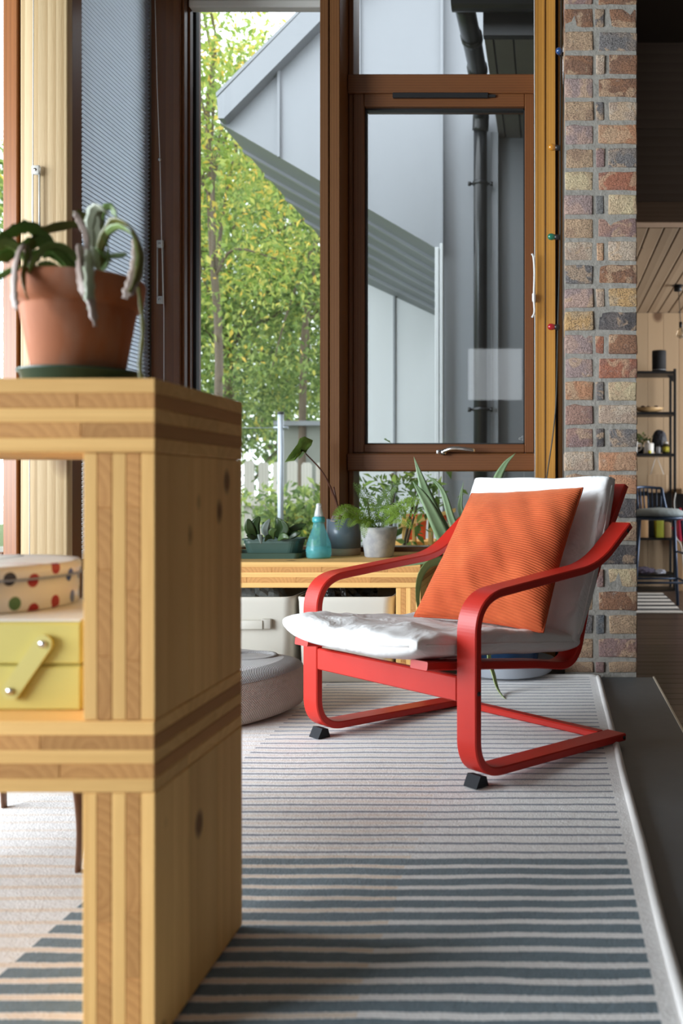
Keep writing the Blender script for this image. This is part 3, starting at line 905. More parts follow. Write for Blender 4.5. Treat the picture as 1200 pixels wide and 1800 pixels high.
cnt = (TR + TL + BL + BR) / 4
def pil_map(a, b, h):
    # a: bottom to top, b: far side to near side
    s, t = (a + 1) / 2, (b + 1) / 2
    pin = 0.045
    a2 = s + pin * math.sin(math.pi * t) * (0.5 - s) * 2 * 0.5
    b2 = t + pin * math.sin(math.pi * s) * (0.5 - t) * 2 * 0.5
    p = (BL * (1 - b2) + BR * b2) * (1 - a2) + (TL * (1 - b2) + TR * b2) * a2
    d = h * (0.062 if h > 0 else 0.045)
    if h != 0:
        d += 0.014 * nz(a, b, 0.5, 1.7) * abs(h) + 0.008 * nz(a + b, b * .5, 2.5, 4.0) * abs(h)
    return p + nP * d
def pillow():
    mb = MB(); n = 44
    def sp(t):
        t = 2 * t - 1
        return math.copysign(1 - (1 - abs(t)) ** 1.6, t)
    def e(a, b): return max(0, (1 - a * a) * (1 - b * b)) ** 0.42
    mb.grid(lambda i, j: pil_map(sp(i), sp(j), e(sp(i), sp(j))), n, n)
    mb.grid(lambda i, j: pil_map(sp(i), sp(j), -e(sp(i), sp(j))), n, n)
    o = mb.build('throw_cushion', cord_mat(), None, recalc=False)
    uvl = o.data.uv_layers.new(name='UVMap')
    m = (n + 1) ** 2
    for lp in o.data.loops:
        k = lp.vertex_index % m
        i, j = divmod(k, n + 1)
        a, b = (sp(i / n) + 1) / 2, (sp(j / n) + 1) / 2
        uvl.data[lp.index].uv = (b, a + 0.12 * b)
    return weld(o)
pc = pillow()
o0 = Vector((cnt.x, cnt.y, BR.z)); pc.data.transform(Matrix.Translation(-o0)); pc.location = o0
props(pc, 'orange corduroy throw cushion propped on the red armchair', 'cushion')
zp = MB()
zp.tube([pil_map(1, t, 0) for t in np.linspace(-1, 1, 20)] + [pil_map(t, 1, 0) for t in np.linspace(.95, -1, 20)] + [pil_map(-1, t, 0) for t in np.linspace(.95, -1, 20)] + [pil_map(t, -1, 0) for t in np.linspace(-.95, 1, 20)], 0.003, 6)
zp.build('piping', plain('rust_piping', (0.42, 0.06, 0.012), 0.9), pc)

# ------------------------------------------------------------------ knitted floor pouf
def knit(name, c1, c2, cx, cy):
    t = NT(name); co = t.coords()
    sx = t.n('ShaderNodeSeparateXYZ'); t.l(co, sx.inputs[0])
    ang = t.math('ARCTAN2', sx.outputs[1], sx.outputs[0])
    a = t.math('SINE', t.math('MULTIPLY', ang, 250))
    rad = t.math('SQRT', t.math('ADD', t.math('POWER', sx.outputs[0], 2), t.math('POWER', sx.outputs[1], 2)))
    zz = t.math('SUBTRACT', sx.outputs[2], t.math('MULTIPLY', rad, 0.6))
    b = t.math('SINE', t.math('MULTIPLY', zz, 850))
    h = t.math('MULTIPLY', a, b)
    h2 = t.math('MULTIPLY_ADD', h, 0.5, 0.5)
    t.base(t.mix(h2, c1, c2)); t.set(Roughness=0.95); t.bump(h2, 0.9, 0.004)
    return t.m
pcx, pcy = -1.04, 2.845
pf = empty('knitted_pouf', (pcx, pcy, 0.011), 'low grey and beige knitted floor pouf half hidden behind the pine shelf', 'pouf')
def sup(prof, n=56):
    mb = MB(); vs = []; fs = []
    for r, z in prof:
        for k in range(n):
            an = 2 * math.pi * k / n
            rr = r * (1 + 0.03 * math.cos(4 * an))
            vs.append((pcx + rr * math.cos(an), pcy + rr * math.sin(an), 0.011 + z + 0.006 * math.cos(3 * an) * (r / .28)))
    for i in range(len(prof) - 1):
        for k in range(n):
            k2 = (k + 1) % n
            fs.append((i * n + k, i * n + k2, (i + 1) * n + k2, (i + 1) * n + k))
    return mb.add(vs, fs, True)
b = sup([(0.005, 0.004), (0.235, 0.008), (0.262, 0.022), (0.276, 0.055), (0.280, 0.09), (0.273, 0.118), (0.258, 0.136)]); b.build('knitted_side', knit('beige_knit', (0.36, 0.29, 0.25), (0.62, 0.53, 0.47), pcx, pcy), pf)
M['gknit'] = knit('grey_knit', (0.27, 0.26, 0.26), (0.48, 0.46, 0.455), pcx, pcy)
M['lknit'] = knit('pale_grey_knit', (0.46, 0.445, 0.44), (0.66, 0.64, 0.63), pcx, pcy)
sup([(0.262, 0.134), (0.255, 0.143), (0.235, 0.152), (0.205, 0.159)]).build('knitted_border', M['gknit'], pf)
sup([(0.205, 0.159), (0.15, 0.165), (0.08, 0.167), (0.003, 0.168)]).build('knitted_top', M['lknit'], pf)
for (dx, dy, r) in ((0.10, 0.04, 0.075), (-0.07, 0.10, 0.06), (-0.02, -0.09, 0.07)):
    m = MB(); m.lathe([(r - .012, .160), (r - .006, .168), (r, .1695), (r + .007, .168), (r + .013, .160)], (pcx + dx, pcy + dy, 0.011), 30)
    m.build('raised_ring', M['gknit'], pf)

# ------------------------------------------------------------------ cream bins under the bench
def rrloop(cx, cy, hw, hd, r, z, n=6):
    out = []
    for (sx, sy, a0) in ((1, 1, 0), (-1, 1, 90), (-1, -1, 180), (1, -1, 270)):
        for k in range(n + 1):
            an = math.radians(a0 + 90 * k / n)
            out.append(Vector((cx + sx * (hw - r) + r * math.cos(an), cy + sy * (hd - r) + r * math.sin(an), z)))
    return out
def loft(loops, cap0=True, cap1=True, smooth=True):
    mb = MB(); n = len(loops[0]); vs = []; fs = []
    for l in loops: vs += l
    for i in range(len(loops) - 1):
        for k in range(n):
            k2 = (k + 1) % n
            fs.append((i * n + k, i * n + k2, (i + 1) * n + k2, (i + 1) * n + k))
    if cap0: fs.append(tuple(range(n - 1, -1, -1)))
    if cap1: fs.append(tuple((len(loops) - 1) * n + k for k in range(n)))
    return mb.add(vs, fs, smooth)
M['creamplastic'] = plain('cream_plastic', (0.66, 0.63, 0.55), 0.42, vary=0.03)
def bin_(x0, x1, label):
    cx, hw = (x0 + x1) / 2, (x1 - x0) / 2
    y0, y1 = 3.25, 3.60; cy, hd = (y0 + y1) / 2, (y1 - y0) / 2
    zb, zt = 0.013, 0.318
    root = empty('storage_bin', (cx, cy, zb), label, 'bin', 'cream bins under the bench')
    L = []
    for (ins, z) in ((0.016, zb), (0.010, zb + .006), (0.0, zt - .02), (-0.002, zt - .004), (0.0, zt), (0.005, zt), (0.007, zt - 0.03), (0.016, zb + .02)):
        L.append(rrloop(cx, cy, hw - ins, hd - ins, 0.035, z))
    loft(L).build('tub', M['creamplastic'], root)
    hx = cx - hw + 0.02
    return root
b1 = bin_(fx(345, 3.25), fx(514, 3.25), 'cream plastic bin with a latch handle behind the knitted pouf')
b2_ = bin_(fx(521, 3.25), fx(689, 3.25), 'cream plastic bin under the bench behind the red armchair seat')
h = MB()
h.box(fx(395, 3.235), fx(462, 3.235), 3.232, 3.246, fz(1106, 3.24), fz(1090, 3.24), 0.003, 2)
h.build('handle_bar', M['creamplastic'], b1)
h = MB(); h.box(fx(458, 3.235), fx(476, 3.235), 3.236, 3.2515, fz(1106, 3.24), fz(1088, 3.24), 0.004, 2)
h.build('latch', plain('grey_beige_latch', (0.45, 0.42, 0.36), 0.45), b1)
def lump(name, c, r, sx, sy, sz, mat, label, cat, seed=0, am=0.35, sub=4):
    bm = bmesh.new(); bmesh.ops.create_icosphere(bm, subdivisions=sub, radius=1.0)
    for v in bm.verts:
        k = 1 + am * mnoise.noise(v.co * 1.7 + Vector((seed, 0, 0))) + am * .6 * mnoise.noise(v.co * 4.5 + Vector((0, seed, 0)))
        v.co = Vector((v.co.x * sx, v.co.y * sy, v.co.z * sz)) * k * r
    zmin = min(v.co.z for v in bm.verts)
    for v in bm.verts: v.co.z -= zmin
    me = bpy.data.meshes.new(name); bm.to_mesh(me); bm.free(); me.materials.append(mat)
    o = bpy.data.objects.new(name, me); COL.objects.link(o); o.location = c
    return props(o, label, cat)
M['bag'] = plain('black_bin_bag', (0.02, 0.022, 0.022), 0.18, bump=(60, 0.8, 0.01))
M['greycloth'] = plain('grey_sacking', (0.30, 0.33, 0.32), 0.8, bump=(50, 0.5, 0.01))
lump('crumpled_bag', ((fx(610, 3.42)), 3.42, 0.05), 1.0, 0.125, 0.12, 0.15, M['bag'], 'crumpled black plastic bag stuffed in the bin behind the armchair', 'bag', 3)
lump('folded_sack', ((fx(455, 3.42)), 3.42, 0.05), 1.0, 0.125, 0.12, 0.145, M['greycloth'], 'grey-green cloth sack folded in the bin behind the pouf', 'sack', 5, 0.2)
# ------------------------------------------------------------------ outside: zinc-clad wing
def zinc(name, c, rough=0.45):
    t = NT(name); co = t.coords()
    a = t.noise(t.mapping(co, (1, 1, 0.35)), 2.5, 4); b = t.noise(co, 60, 2)
    t.base(t.mix(t.math('ADD', t.math('MULTIPLY', a, 0.8), t.math('MULTIPLY', b, 0.2)), [x * 0.88 for x in c], [x * 1.1 for x in c]))
    t.set(Roughness=rough, Metallic=0.25); t.bump(a, 0.08, 0.02)
    return t.m
M['zinc'] = zinc('weathered_zinc', (0.25, 0.26, 0.28))
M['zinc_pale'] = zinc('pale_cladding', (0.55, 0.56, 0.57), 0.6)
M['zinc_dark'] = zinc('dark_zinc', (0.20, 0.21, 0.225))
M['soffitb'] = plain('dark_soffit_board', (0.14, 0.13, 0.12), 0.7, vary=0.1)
bw = empty('zinc_clad_building', (-0.9, 6.6, -0.2), 'grey zinc-clad wing with slanting eaves seen through the windows', 'building')
Yf, Yb = 6.30, 7.60
def top_y(x): return 207 - 1.01 * (x - 394)
def bot_y(x): return 215.5 + 0.58 * (x - 386)
cuts = [388, 489, 631, 776]
for i in range(3):
    a, b = cuts[i] + (0.4 if i else 0), cuts[i + 1] - 0.4
    MB().prism([W(a, bot_y(a), Yf), W(b, bot_y(b), Yf), W(b, top_y(b), Yf), W(a, max(top_y(a), -999), Yf)], (0, 0.03, 0)).build('panel', M['zinc'], bw)
for x in (489, 631, 776):
    X = fx(x, Yf)
    MB().prism([W(x - 2.2, bot_y(x), Yf - 0.03), W(x + 2.2, bot_y(x), Yf - 0.03), W(x + 2.2, top_y(x), Yf - 0.03), W(x - 2.2, top_y(x), Yf - 0.03)], (0, 0.029, 0)).build('seam', M['zinc'], bw)
bo = lambda x: 172 - 1.025 * (x - 381)
bi = lambda x: 206 - 1.01 * (x - 394)
Yg = 6.20
MB().prism([W(383, 208, Yg), W(393, bi(393) + 1, Yg), W(780, bi(780), Yg), W(780, bo(780), Yg), W(381, 172, Yg)], (0, 0.098, 0)).build('barge_board', M['zinc'], bw)
MB().prism([W(380, 170, Yg), W(790, bo(790), Yg), W(790, bo(790) - 5, Yg), W(379, 163, Yg)], (0, 3.2, 0)).build('roof', M['zinc'], bw)
A_, B_, C_, D_ = W(386, 216, Yf + .03), W(776, bot_y(776), Yf + .03), W(776, 560, Yb), W(628, 491, Yb)
N = 7
for k in range(N):
    s0, s1 = k / N, (k + 1) / N
    q = [A_.lerp(D_, s0), B_.lerp(C_, s0), B_.lerp(C_, s1), A_.lerp(D_, s1)]
    nn = Vector((0, 0.15, 1)).normalized()
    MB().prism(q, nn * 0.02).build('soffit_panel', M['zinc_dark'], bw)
    if k:
        a, b = q[0], q[1]
        MB().prism([a, b, b + Vector((0, 0.035, -0.004)), a + Vector((0, 0.035, -0.004))], -nn * 0.022).build('soffit_seam', M['zinc'], bw)
for (a, b) in ((628, 692.2), (694.2, 764)):
    ya = 491 + 0.466 * (a - 628); yb = 491 + 0.466 * (b - 628)
    MB().prism([W(a, ya, Yb), W(b, yb, Yb), Vector((fx(b, Yb), Yb, -0.2)), Vector((fx(a, Yb), Yb, -0.2))], (0, 0.03, 0)).build('panel', M['zinc_pale'], bw)
B(fx(691.5, Yb), fx(695, Yb), Yb - 0.02, Yb + 0.005, -0.2, fz(517, Yb)).build('seam', M['zinc_dark'], bw)
B(fx(628, Yb), fx(776, Yb), Yb + 0.035, Yb + 0.06, -0.2, 2.1).build('backing', M['zinc_dark'], bw)
# corner trim, right-hand wall with downpipe, flashing, eaves
tr = B(fx(764, 6.27), fx(771, 6.27), 6.27, 6.33, -0.2, fz(434, 6.27), 0.003).build('corner_trim', M['zinc_pale'], bw)
B(fx(773, 6.27), fx(778.5, 6.27), 6.26, 6.33, -0.2, fz(428, 6.27), 0.003).build('corner_trim', M['zinc_pale'], bw)
B(fx(779, 6.4), fx(836, 6.4), 6.40, 6.45, -0.2, 4.9).build('panel', M['zinc'], bw)
B(fx(836.5, 6.4), fx(874, 6.4), 6.405, 6.45, -0.2, 4.9).build('panel', M['zinc'], bw)
B(fx(874.5, 6.4), fx(920, 6.4), 6.452, 6.47, -0.2, 3.4).build('panel', M['zinc_dark'], bw)  # darker zinc puts the shade under the eaves into the panel colour
B(fx(920.5, 6.4), 0.08, 6.452, 6.47, -0.2, 3.4).build('panel', M['zinc_dark'], bw)  # eaves shade carried in the darker colour here too
B(fx(863, 6.36), fx(876, 6.36), 6.35, 6.404, -0.2, fz(232, 6.36), 0.004).build('flashing', M['zinc'], bw)
dp = MB()
dp.tube([W(844, 1010, 6.30), W(844, 300, 6.30), W(844, 222, 6.30)], 0.047, 16)
dpo = dp.build('downpipe', M['blackplastic'], bw)
nk = MB(); nk.tube(bez([W(844, 230, 6.30), W(845, 200, 6.26), W(844, 178, 6.1), W(840, 130, 5.75), W(832, 85, 5.4), W(822, 38, 5.1), W(816, 10, 4.98)], 36), 0.056, 16)
nk.build('swan_neck', M['blackplastic'], dpo)
for yb in (323, 720):
    m = MB(); c = W(844, yb, 6.30)
    m.lathe([(0.047, -0.012), (0.054, -0.012), (0.054, 0.012), (0.047, 0.012)], c, 18)
    m.tube([c + Vector((-0.078, 0, 0)), c + Vector((0.078, 0, 0))], 0.008, 8)
    m.tube([c + Vector((-0.085, 0, 0)), c + Vector((-0.065, 0, 0))], 0.016, 8); m.tube([c + Vector((0.065, 0, 0)), c + Vector((0.085, 0, 0))], 0.016, 8)
    m.tube([c + Vector((0, 0.05, 0)), c + Vector((0, 0.10, 0))], 0.012, 8)
    m.build('bracket', M['blackplastic'], dpo)
for (p_, r_) in ((W(828, 62, 5.24), .064), (W(838, 118, 5.65), .064)):
    m = MB(); m.tube([p_, p_ + (W(840, 130, 5.75) - W(822, 38, 5.1)).normalized() * 0.05], r_, 16); m.build('collar', M['blackplastic'], dpo)
gt = MB()
g0 = fx(794, 4.9); zc = 3.36
vs = []; fs = []
for i, X in enumerate((g0, 0.08)):
    for k in range(13):
        an = math.pi * k / 12
        vs.append((X, 4.89 + 0.085 * math.cos(an + math.pi), zc - 0.115 * math.sin(an)))
fs = [(k, k + 1, 13 + k + 1, 13 + k) for k in range(12)]
fs += [tuple(range(13)), tuple(range(13, 26))]
gt.add(vs, fs, False)
gt.build('gutter', M['blackplastic'], bw)
B(fx(849, 5.0), 0.08, 4.985, 5.03, 3.16, 3.5, 0.003).build('fascia', M['blackmetal'], bw)
x0 = fx(851, 5.03)
for k, w_ in enumerate((0.055, 0.11, 0.14, 0.14)):
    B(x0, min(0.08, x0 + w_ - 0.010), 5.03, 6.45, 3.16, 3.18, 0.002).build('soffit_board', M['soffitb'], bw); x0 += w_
    if x0 > 0.06: break
B(fx(851, 5.03), 0.08, 5.03, 6.45, 3.182, 3.5).build('eaves_box', M['blackmetal'], bw)

# ------------------------------------------------------------------ garden
def grass_mat():
    t = NT('garden_lawn'); co = t.coords(); a = t.noise(co, 3, 4); b = t.noise(co, 80, 3)
    t.base(t.mix(t.math('ADD', t.math('MULTIPLY', a, .5), t.math('MULTIPLY', b, .5)), (0.05, 0.09, 0.02), (0.17, 0.21, 0.06))); t.set(Roughness=0.95); t.bump(b, 1, 0.03)
    return t.m
gr = MB(); gr.box(-40, 0.08, 3.87, 60, -0.4, -0.2); gr.box(-40, -4.7, -20, 3.87, -0.4, -0.2)
struct(gr.build('ground_garden', grass_mat()))

def leaf_mat(name, stops, trans=0.5, rough=0.5, lift=1.3):
    t = NT(name)
    geo = t.n('ShaderNodeNewGeometry')
    c = t.ramp(geo.outputs['Random Per Island'], [(a, [min(1.0, v * lift) for v in b]) for a, b in stops])
    t.base(c); t.set(Roughness=rough)
    tl = t.n('ShaderNodeBsdfTranslucent'); t.l(c, tl.inputs[0])
    mx = t.n('ShaderNodeMixShader'); mx.inputs[0].default_value = trans
    t.l(t.b.outputs[0], mx.inputs[1]); t.l(tl.outputs[0], mx.inputs[2]); t.l(mx.outputs[0], t.out.inputs[0])
    return t.m
def leaf_cloud(name, pts, size, mat, parent, droop=0.3, aspect=0.45, jitter=0.5):
    """one mesh of folded leaves at the given points"""
    n = len(pts); o0 = np.array(origin(parent))
    d = NR.normal(size=(n, 3)); d[:, 2] -= droop; d /= np.linalg.norm(d, axis=1)[:, None]
    up = NR.normal(size=(n, 3)) * 0.6 + np.array([0, 0, 1.0])
    s = np.cross(d, up); s /= np.linalg.norm(s, axis=1)[:, None] + 1e-9
    nn = np.cross(s, d)
    L = (size * (1 + jitter * (NR.random(n) - 0.5) * 2))[:, None]
    p = pts - o0
    base, tip = p, p + d * L - nn * L * 0.12
    lft = p + d * L * 0.45 + s * L * aspect * 0.5 + nn * L * 0.08
    rgt = p + d * L * 0.45 - s * L * aspect * 0.5 + nn * L * 0.08
    v = np.stack([base, lft, tip, rgt], 1).reshape(-1, 3)
    i = np.arange(n) * 4
    f = np.stack([np.stack([i, i + 2, i + 1], 1), np.stack([i, i + 3, i + 2], 1)], 1).reshape(-1, 3)
    me = bpy.data.meshes.new(name)
    me.vertices.add(len(v)); me.vertices.foreach_set('co', v.ravel())
    me.loops.add(f.size); me.loops.foreach_set('vertex_index', f.ravel().astype(np.int32))
    me.polygons.add(len(f)); me.polygons.foreach_set('loop_start', np.arange(0, f.size, 3).astype(np.int32))
    me.update(calc_edges=True)
    me.materials.append(mat)
    o = bpy.data.objects.new(name, me); COL.objects.link(o); o.parent = parent
    o['kind'] = 'stuff'
    return o
def crown_pts(c, rad, n, nclump, spread, shell=0.35):
    c = np.array(c); rad = np.array(rad)
    q = NR.normal(size=(nclump, 3)); q /= np.linalg.norm(q, axis=1)[:, None]
    q *= (shell + (1 - shell) * NR.random(nclump) ** 0.6)[:, None]
    cl = c + q * rad
    k = NR.integers(0, nclump, n)
    return cl[k] + NR.normal(size=(n, 3)) * spread * np.array([1, 1, 0.7]), cl
M['bark'] = plain('grey_brown_bark', (0.16, 0.12, 0.085), 0.9, bump=(40, 1, 0.01), vary=0.3)
def tree(name, label, base, trunk, crown, rad, n, size, stops, ncl=60, spread=0.28, tr=0.07, limbs=9, cat='tree'):
    root = empty(name, base, label, cat)
    mat = leaf_mat(name + '_leaf', stops)
    pts, cl = crown_pts(crown, rad, n, ncl, spread)
    leaf_cloud('foliage', pts, size, mat, root)
    m = MB()
    P = bez([Vector(base)] + [Vector(t) for t in trunk], 12)
    m.tube(P, [tr * (1 - 0.6 * i / (len(P) - 1)) for i in range(len(P))], 8)
    m.build('trunk', M['bark'], root)
    ids = NR.choice(len(cl), limbs, replace=False)
    for i in ids:
        e_ = Vector(cl[i]); s_ = P[int(len(P) * R.uniform(0.45, 0.98)) - 1]
        mid = (s_ + e_) / 2 + Vector((R.uniform(-.15, .15), R.uniform(-.15, .15), R.uniform(0, .25)))
        b = MB(); q = bez([s_, mid, e_], 8)
        b.tube(q, [tr * 0.42 * (1 - 0.75 * i2 / (len(q) - 1)) for i2 in range(len(q))], 6)
        b.build('branch', M['bark'], root)
    return root
G1 = [(0.0, (0.06, 0.11, 0.03)), (0.35, (0.15, 0.23, 0.06)), (0.7, (0.29, 0.37, 0.12)), (0.95, (0.42, 0.48, 0.13)), (1.0, (0.62, 0.48, 0.09))]
G2 = [(0.0, (0.04, 0.08, 0.025)), (0.45, (0.10, 0.17, 0.05)), (0.85, (0.22, 0.31, 0.09)), (1.0, (0.36, 0.42, 0.13))]
G3 = [(0.0, (0.13, 0.21, 0.04)), (0.5, (0.27, 0.36, 0.08)), (0.82, (0.46, 0.47, 0.12)), (1.0, (0.72, 0.46, 0.08))]
tree('garden_tree', 'slender tree with yellowing leaves close behind the garden window', (fx(372, 8.2), 8.2, -0.2), [W(385, 640, 8.2), W(372, 420, 8.2), W(365, 200, 8.3), W(380, 60, 8.4)],
     (fx(392, 8.2), 8.2, 3.75), (0.75, 0.7, 1.9), 8000, 0.062, G3, 60, 0.20, 0.045, 12)
tree('garden_tree', 'broad green tree with forked grey trunk above the picket fence', (fx(402, 10.5), 10.5, -0.2), [W(402, 690, 10.5), W(398, 620, 10.5), W(372, 560, 10.5), W(360, 430, 10.6)],
     (fx(440, 10.6), 10.8, 3.4), (2.0, 1.0, 2.3), 30000, 0.072, G1, 150, 0.30, 0.08, 14)
tree('garden_tree', 'tall tree with a thin leaning pale trunk beside the zinc wing', (fx(528, 9.6), 9.6, -0.2), [W(533, 640, 9.6), W(538, 560, 9.6), W(552, 460, 9.6), W(566, 330, 9.7)],
     (fx(540, 9.8), 9.9, 2.6), (1.1, 0.8, 1.5), 12000, 0.065, G1, 70, 0.22, 0.045, 9)
tree('garden_tree', 'dense dark green tree furthest back in the garden', (-4.2, 14.5, -0.2), [(-4.2, 14.5, 1.6), (-4.1, 14.5, 3.5)], (-4.3, 14.5, 3.2), (3.4, 1.4, 2.8), 26000, 0.11, G2, 140, 0.42, 0.16, 10)
tree('garden_tree', 'leafy green tree outside the window at the edge of the pale oak post', (-6.6, 11.5, -0.2), [(-6.6, 11.5, 1.4), (-6.7, 11.6, 2.8)], (-6.8, 11.5, 2.9), (1.6, 1.0, 2.0), 8000, 0.11, G1, 70, 0.32, 0.08, 8)
def shrub(name, label, base, rad, h, n, size, stops, stems=9, spread=0.07):
    root = empty(name, base, label, 'shrub')
    c = Vector(base) + Vector((0, 0, h * 0.6))
    pts, cl = crown_pts(c, (rad, rad * 0.8, h * 0.45), n, max(10, n // 40), spread, 0.2)
    leaf_cloud('foliage', pts, size, leaf_mat(name + '_leaf', stops), root, 0.0)
    for k in range(stems):
        e_ = Vector(cl[k % len(cl)]); b = MB()
        b.tube(bez([Vector(base) + Vector((R.uniform(-.05, .05), R.uniform(-.05, .05), 0)), (Vector(base) + e_) / 2 + Vector((0, 0, .05)), e_], 8), 0.006, 5)
        b.build('stem', M['bark'], root)
    return root
shrub('garden_shrub', 'low yellow-green shrub in front of the picket fence', (fx(520, 7.6), 7.6, -0.2), 0.42, 0.95, 1500, 0.075, G1, 8, 0.10)
shrub('garden_shrub', 'loose leafy shrub outside the bottom pane behind the fern', (fx(672, 4.7), 4.7, -0.2), 0.36, 1.05, 520, 0.055, [(0, (0.05, 0.10, 0.02)), (0.6, (0.14, 0.23, 0.05)), (1, (0.30, 0.40, 0.09))], 16, 0.09)
shrub('garden_shrub', 'small bright green shrub in the timber planter outside', (fx(770, 5.0), 5.0, -0.2), 0.32, 0.72, 520, 0.055, G1, 10, 0.07)

# picket fence, clothes pole, shed, planter
M['picket'] = wood('weathered_white_picket', (0.62, 0.59, 0.54), (0.45, 0.41, 0.36), 'Z', 10, 0.8, 0, 0.2, 0.1)
fe = empty('picket_fence', (-3.0, 9.0, -0.2), 'weathered whitewashed picket fence across the garden', 'fence')
pk = None
for k in range(34):
    X = fx(420.5 + 25.2 * (k - 22), 9.0)
    if pk is None:
        m = MB(); m.prism([(0, 9.0, -0.2), (0.098, 9.0, -0.2), (0.098, 9.0, 0.93), (0.08, 9.0, 0.955), (0.018, 9.0, 0.955), (0, 9.0, 0.93)], (0, 0.02, 0))
        pk = m.build('picket', M['picket'], fe); pk.location.x = X; m0 = pk
        pk.data.transform(Matrix.Translation((3.0, 0, 0))); pk.location.x = X + 3.0 - 3.0
    else:
        c = pk.copy(); COL.objects.link(c); c.location.x = X; c.location.z = R.uniform(-.012, .012)
for z in (0.52, 0.02):
    B(fx(-140, 9.0), fx(690, 9.0), 8.955, 8.998, z, z + 0.10, 0.003).build('rail', M['picket'], fe)
cp = empty('clothes_pole', (fx(493, 7.0), 7.0, -0.2), 'grey steel clothes line pole with short crossbar in the garden', 'pole')
MB().tube([(fx(493, 7.0), 7.0, -0.2), W(493, 726, 7.0)], 0.023, 12).build('post', M['steel'], cp)
MB().tube([W(481, 752, 7.0), W(506, 752, 7.0)], 0.011, 8).build('crossbar', M['steel'], cp)
MB().tube([W(493, 724, 7.0), W(493, 728, 7.0)], 0.026, 12).build('cap', M['blackplastic'], cp)
MB().tube([W(482, 752, 7.0), W(300, 752, 7.0)], 0.003, 6).build('line', M['steel'], cp)
sd = empty('garden_shed', (fx(560, 10.0), 10.0, -0.2), 'small grey garden shed beyond the fence behind the begonia leaf', 'shed')
B(fx(505, 9.9), fx(640, 9.9), 9.6, 10.2, -0.2, fz(750, 9.7)).build('wall', plain('grey_green_weatherboard', (0.24, 0.25, 0.22), 0.8, vary=0.1), sd)
B(fx(500, 9.9), fx(645, 9.9), 9.5, 10.3, fz(750, 9.7), fz(742, 9.7)).build('roof', M['zinc_dark'], sd)
pn = empty('timber_planter', (fx(745, 5.3), 5.3, -0.2), 'pale timber planter frame outside the bottom window pane', 'planter')
for (a, b) in ((706, 717), (724, 730), (752, 760), (788, 796)):
    B(fx(a, 5.2), fx(b, 5.2), 5.2, 5.25, -0.2, fz(908, 5.2), 0.003).build('upright', M['clt_z'], pn)
MB().prism([W(700, 921, 5.18), W(800, 893, 5.18), W(800, 900, 5.18), W(700, 929, 5.18)], (0, 0.02, 0)).build('handrail', M['clt_x'], pn)
B(fx(690, 5.3), fx(830, 5.3), 5.26, 5.5, -0.2, fz(950, 5.3), 0.004).build('box', M['clt_x'], pn)
Mred = plain('red_plastic', (0.60, 0.07, 0.03), 0.4)
for i, (px_, w_, lab) in enumerate(((722, 9, 'small red pot in the planter nearest the fern'), (741, 9, 'small red pot in the middle of the timber planter'), (775, 10, 'small red pot in the planter behind the aloe leaves'))):
    c = W(px_, 950, 5.38); c.z = fz(950, 5.3) + 0.001; r = w_ * 5.38 / FPX
    m = MB(); m.lathe([(r * .75, 0), (r, 0.13), (r * 1.08, 0.13), (r * 1.08, 0.15), (r * .95, 0.15), (r * .9, 0.12), (0.001, 0.12)], (c.x, c.y, c.z), 16)
    o = m.build('flower_pot', Mred); props(o, lab, 'pot', 'red pots in the timber planter')
# ------------------------------------------------------------------ plants and pots
def blade(mb, path, widths, thick=0.25, up=None, fold=0.15, scallop=0.0):
    """long fleshy leaf along a path; widths along it (half width at each point)"""
    P = [Vector(p) for p in path]; n = len(P)
    vs = []; fs = []
    a = None
    for i in range(n):
        t = (P[min(i + 1, n - 1)] - P[max(i - 1, 0)]).normalized()
        if a is None:
            u0 = Vector(up) if up is not None else Vector((0, 0, 1))
            a = t.cross(u0)
            a = a.normalized() if a.length > 1e-4 else Vector((1, 0, 0))
        a = (a - t * a.dot(t)).normalized()
        nn = a.cross(t)
        w = widths[i] * (1 + scallop * math.sin(i * 2.2))
        h = w * thick
        for (x, z) in ((-1, fold), (-0.5, -h / max(w, 1e-6) * 0.8), (0, -h / max(w, 1e-6)), (0.5, -h / max(w, 1e-6) * 0.8), (1, fold), (0.45, fold * .45 + thick * .4), (0, thick * .35), (-0.45, fold * .45 + thick * .4)):
            vs.append(P[i] + a * w * x + nn * w * z)
    m = 8
    for i in range(n - 1):
        for k in range(m):
            k2 = (k + 1) % m
            fs.append((i * m + k, i * m + k2, (i + 1) * m + k2, (i + 1) * m + k))
    fs.append(tuple(range(m))); fs.append(tuple((n - 1) * m + k for k in range(m)))
    return mb.add(vs, fs, True)
def taper(n, w, pk=0.3):
    out = []
    for i in range(n):
        t = i / (n - 1)
        out.append(max(0.0006, w * (0.62 + 0.38 * t / pk if t < pk else (1 - ((t - pk) / (1 - pk)) ** 1.7))))
    return out
def green(name, c1, c2, rough=0.45, trans=0.2, scale=30):
    t = NT(name); co = t.coords()
    c = t.mix(t.noise(co, scale, 3), c1, c2)
    t.base(c); t.set(Roughness=rough)
    if trans:
        tl = t.n('ShaderNodeBsdfTranslucent'); t.l(c, tl.inputs[0])
        mx = t.n('ShaderNodeMixShader'); mx.inputs[0].default_value = trans
        t.l(t.b.outputs[0], mx.inputs[1]); t.l(tl.outputs[0], mx.inputs[2]); t.l(mx.outputs[0], t.out.inputs[0])
    return t.m
